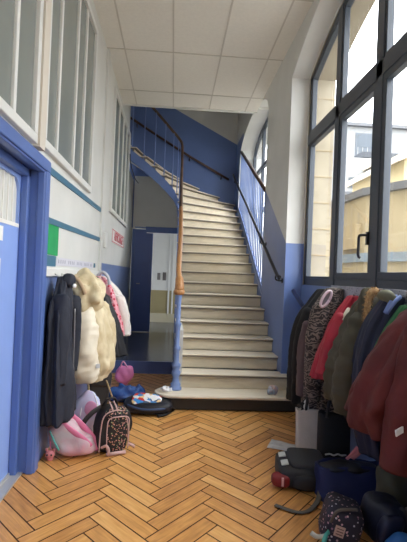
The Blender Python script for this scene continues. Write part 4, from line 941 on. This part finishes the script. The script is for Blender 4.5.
MB().box(10.4, 16, 28.8, 29, 7.1, 7.35).build('parapet', M_cop, wbld)
hs = thing('house', (15, 18, -.2), 'pale yellow gabled house right of the white block', 'house')
hp_ = [(10.4, 20, -.2), (16, 20, -.2), (16, 20, 9.6), (10.4, 20, 7.2)]
MB().prism(hp_, (0, 6, 0)).build('wall', mat('pale_yellow_render', (190, 176, 140), .9), hs)
MB().prism([(9.9, 19.6, 6.95), (16.4, 19.6, 9.75), (16.4, 19.6, 10.05), (9.9, 19.6, 7.25)], (0, 6.6, 0)).build('roof', mat('beige_roof', ()), hs)

# ------------------------------------------------------------------ LIGHT
SKY = 13.      # zenith radiance of an evenly overcast sky, a third of it at the horizon
wd = bpy.data.worlds.new('overcast'); scn.world = wd; wd.use_nodes = True
nt = wd.node_tree; bg = nt.nodes['Background']
tc = nt.nodes.new('ShaderNodeTexCoord'); sx = nt.nodes.new('ShaderNodeSeparateXYZ'); nt.links.new(tc.outputs['Generated'], sx.inputs[0])
m1 = nt.nodes.new('ShaderNodeMath'); m1.operation = 'MAXIMUM'; nt.links.new(sx.outputs['Z'], m1.inputs[0]); m1.inputs[1].default_value = 0
m2 = nt.nodes.new('ShaderNodeMath'); m2.operation = 'MULTIPLY_ADD'; nt.links.new(m1.outputs[0], m2.inputs[0]); m2.inputs[1].default_value = SKY*2/3; m2.inputs[2].default_value = SKY/3
nt.links.new(m2.outputs[0], bg.inputs['Strength']); bg.inputs['Color'].default_value = (.94, .97, 1, 1)
def portal(name, c, sx_, sy_):
    l = bpy.data.lights.new(name, 'AREA'); l.shape = 'RECTANGLE'; l.size = sx_; l.size_y = sy_; l.cycles.is_portal = True
    o = bpy.data.objects.new(name, l); col.objects.link(o); o.location = c
    o.rotation_euler = (0, PI/2, 0)       # faces -X
    return o
portal('daylight_arched_window', (1.80, 3.26, 2.75), 2.85, 3.7)
portal('daylight_added_opening', (1.80, -1.84, 2.75), 2.85, 3.7)  # sky light through the opening added behind the camera
portal('daylight_stair_window', (1.80, 7.81, 2.8), 3.1, 2.9)
portal('daylight_far_room', (1.62, 10.6, 1.75), 1.0, 1.5)

# ------------------------------------------------------------------ CAMERA
cam = bpy.data.cameras.new('camera'); co = bpy.data.objects.new('camera', cam); col.objects.link(co); scn.camera = co
yaw, pitch, roll = math.radians(3.84), math.radians(.66), math.radians(2.3)
fw = Vector((math.sin(yaw)*math.cos(pitch), math.cos(yaw)*math.cos(pitch), math.sin(pitch)))
r0 = Vector((math.cos(yaw), -math.sin(yaw), 0)); u0 = r0.cross(fw)
rv = r0*math.cos(roll)+u0*math.sin(roll); uv_ = u0*math.cos(roll)-r0*math.sin(roll)
co.matrix_world = Matrix(((rv.x, uv_.x, -fw.x, 0), (rv.y, uv_.y, -fw.y, 0), (rv.z, uv_.z, -fw.z, 1.411), (0, 0, 0, 1)))
cam.sensor_fit = 'VERTICAL'; cam.sensor_height = 36; cam.lens = 450/542*36; cam.clip_start = .05; cam.clip_end = 200
vs_ = scn.view_settings; vs_.view_transform = 'Standard'; vs_.look = 'None'; vs_.gamma = 1; vs_.use_curve_mapping = False; vs_.exposure = 0.08
scn.cycles.max_bounces = 12; scn.cycles.diffuse_bounces = 8
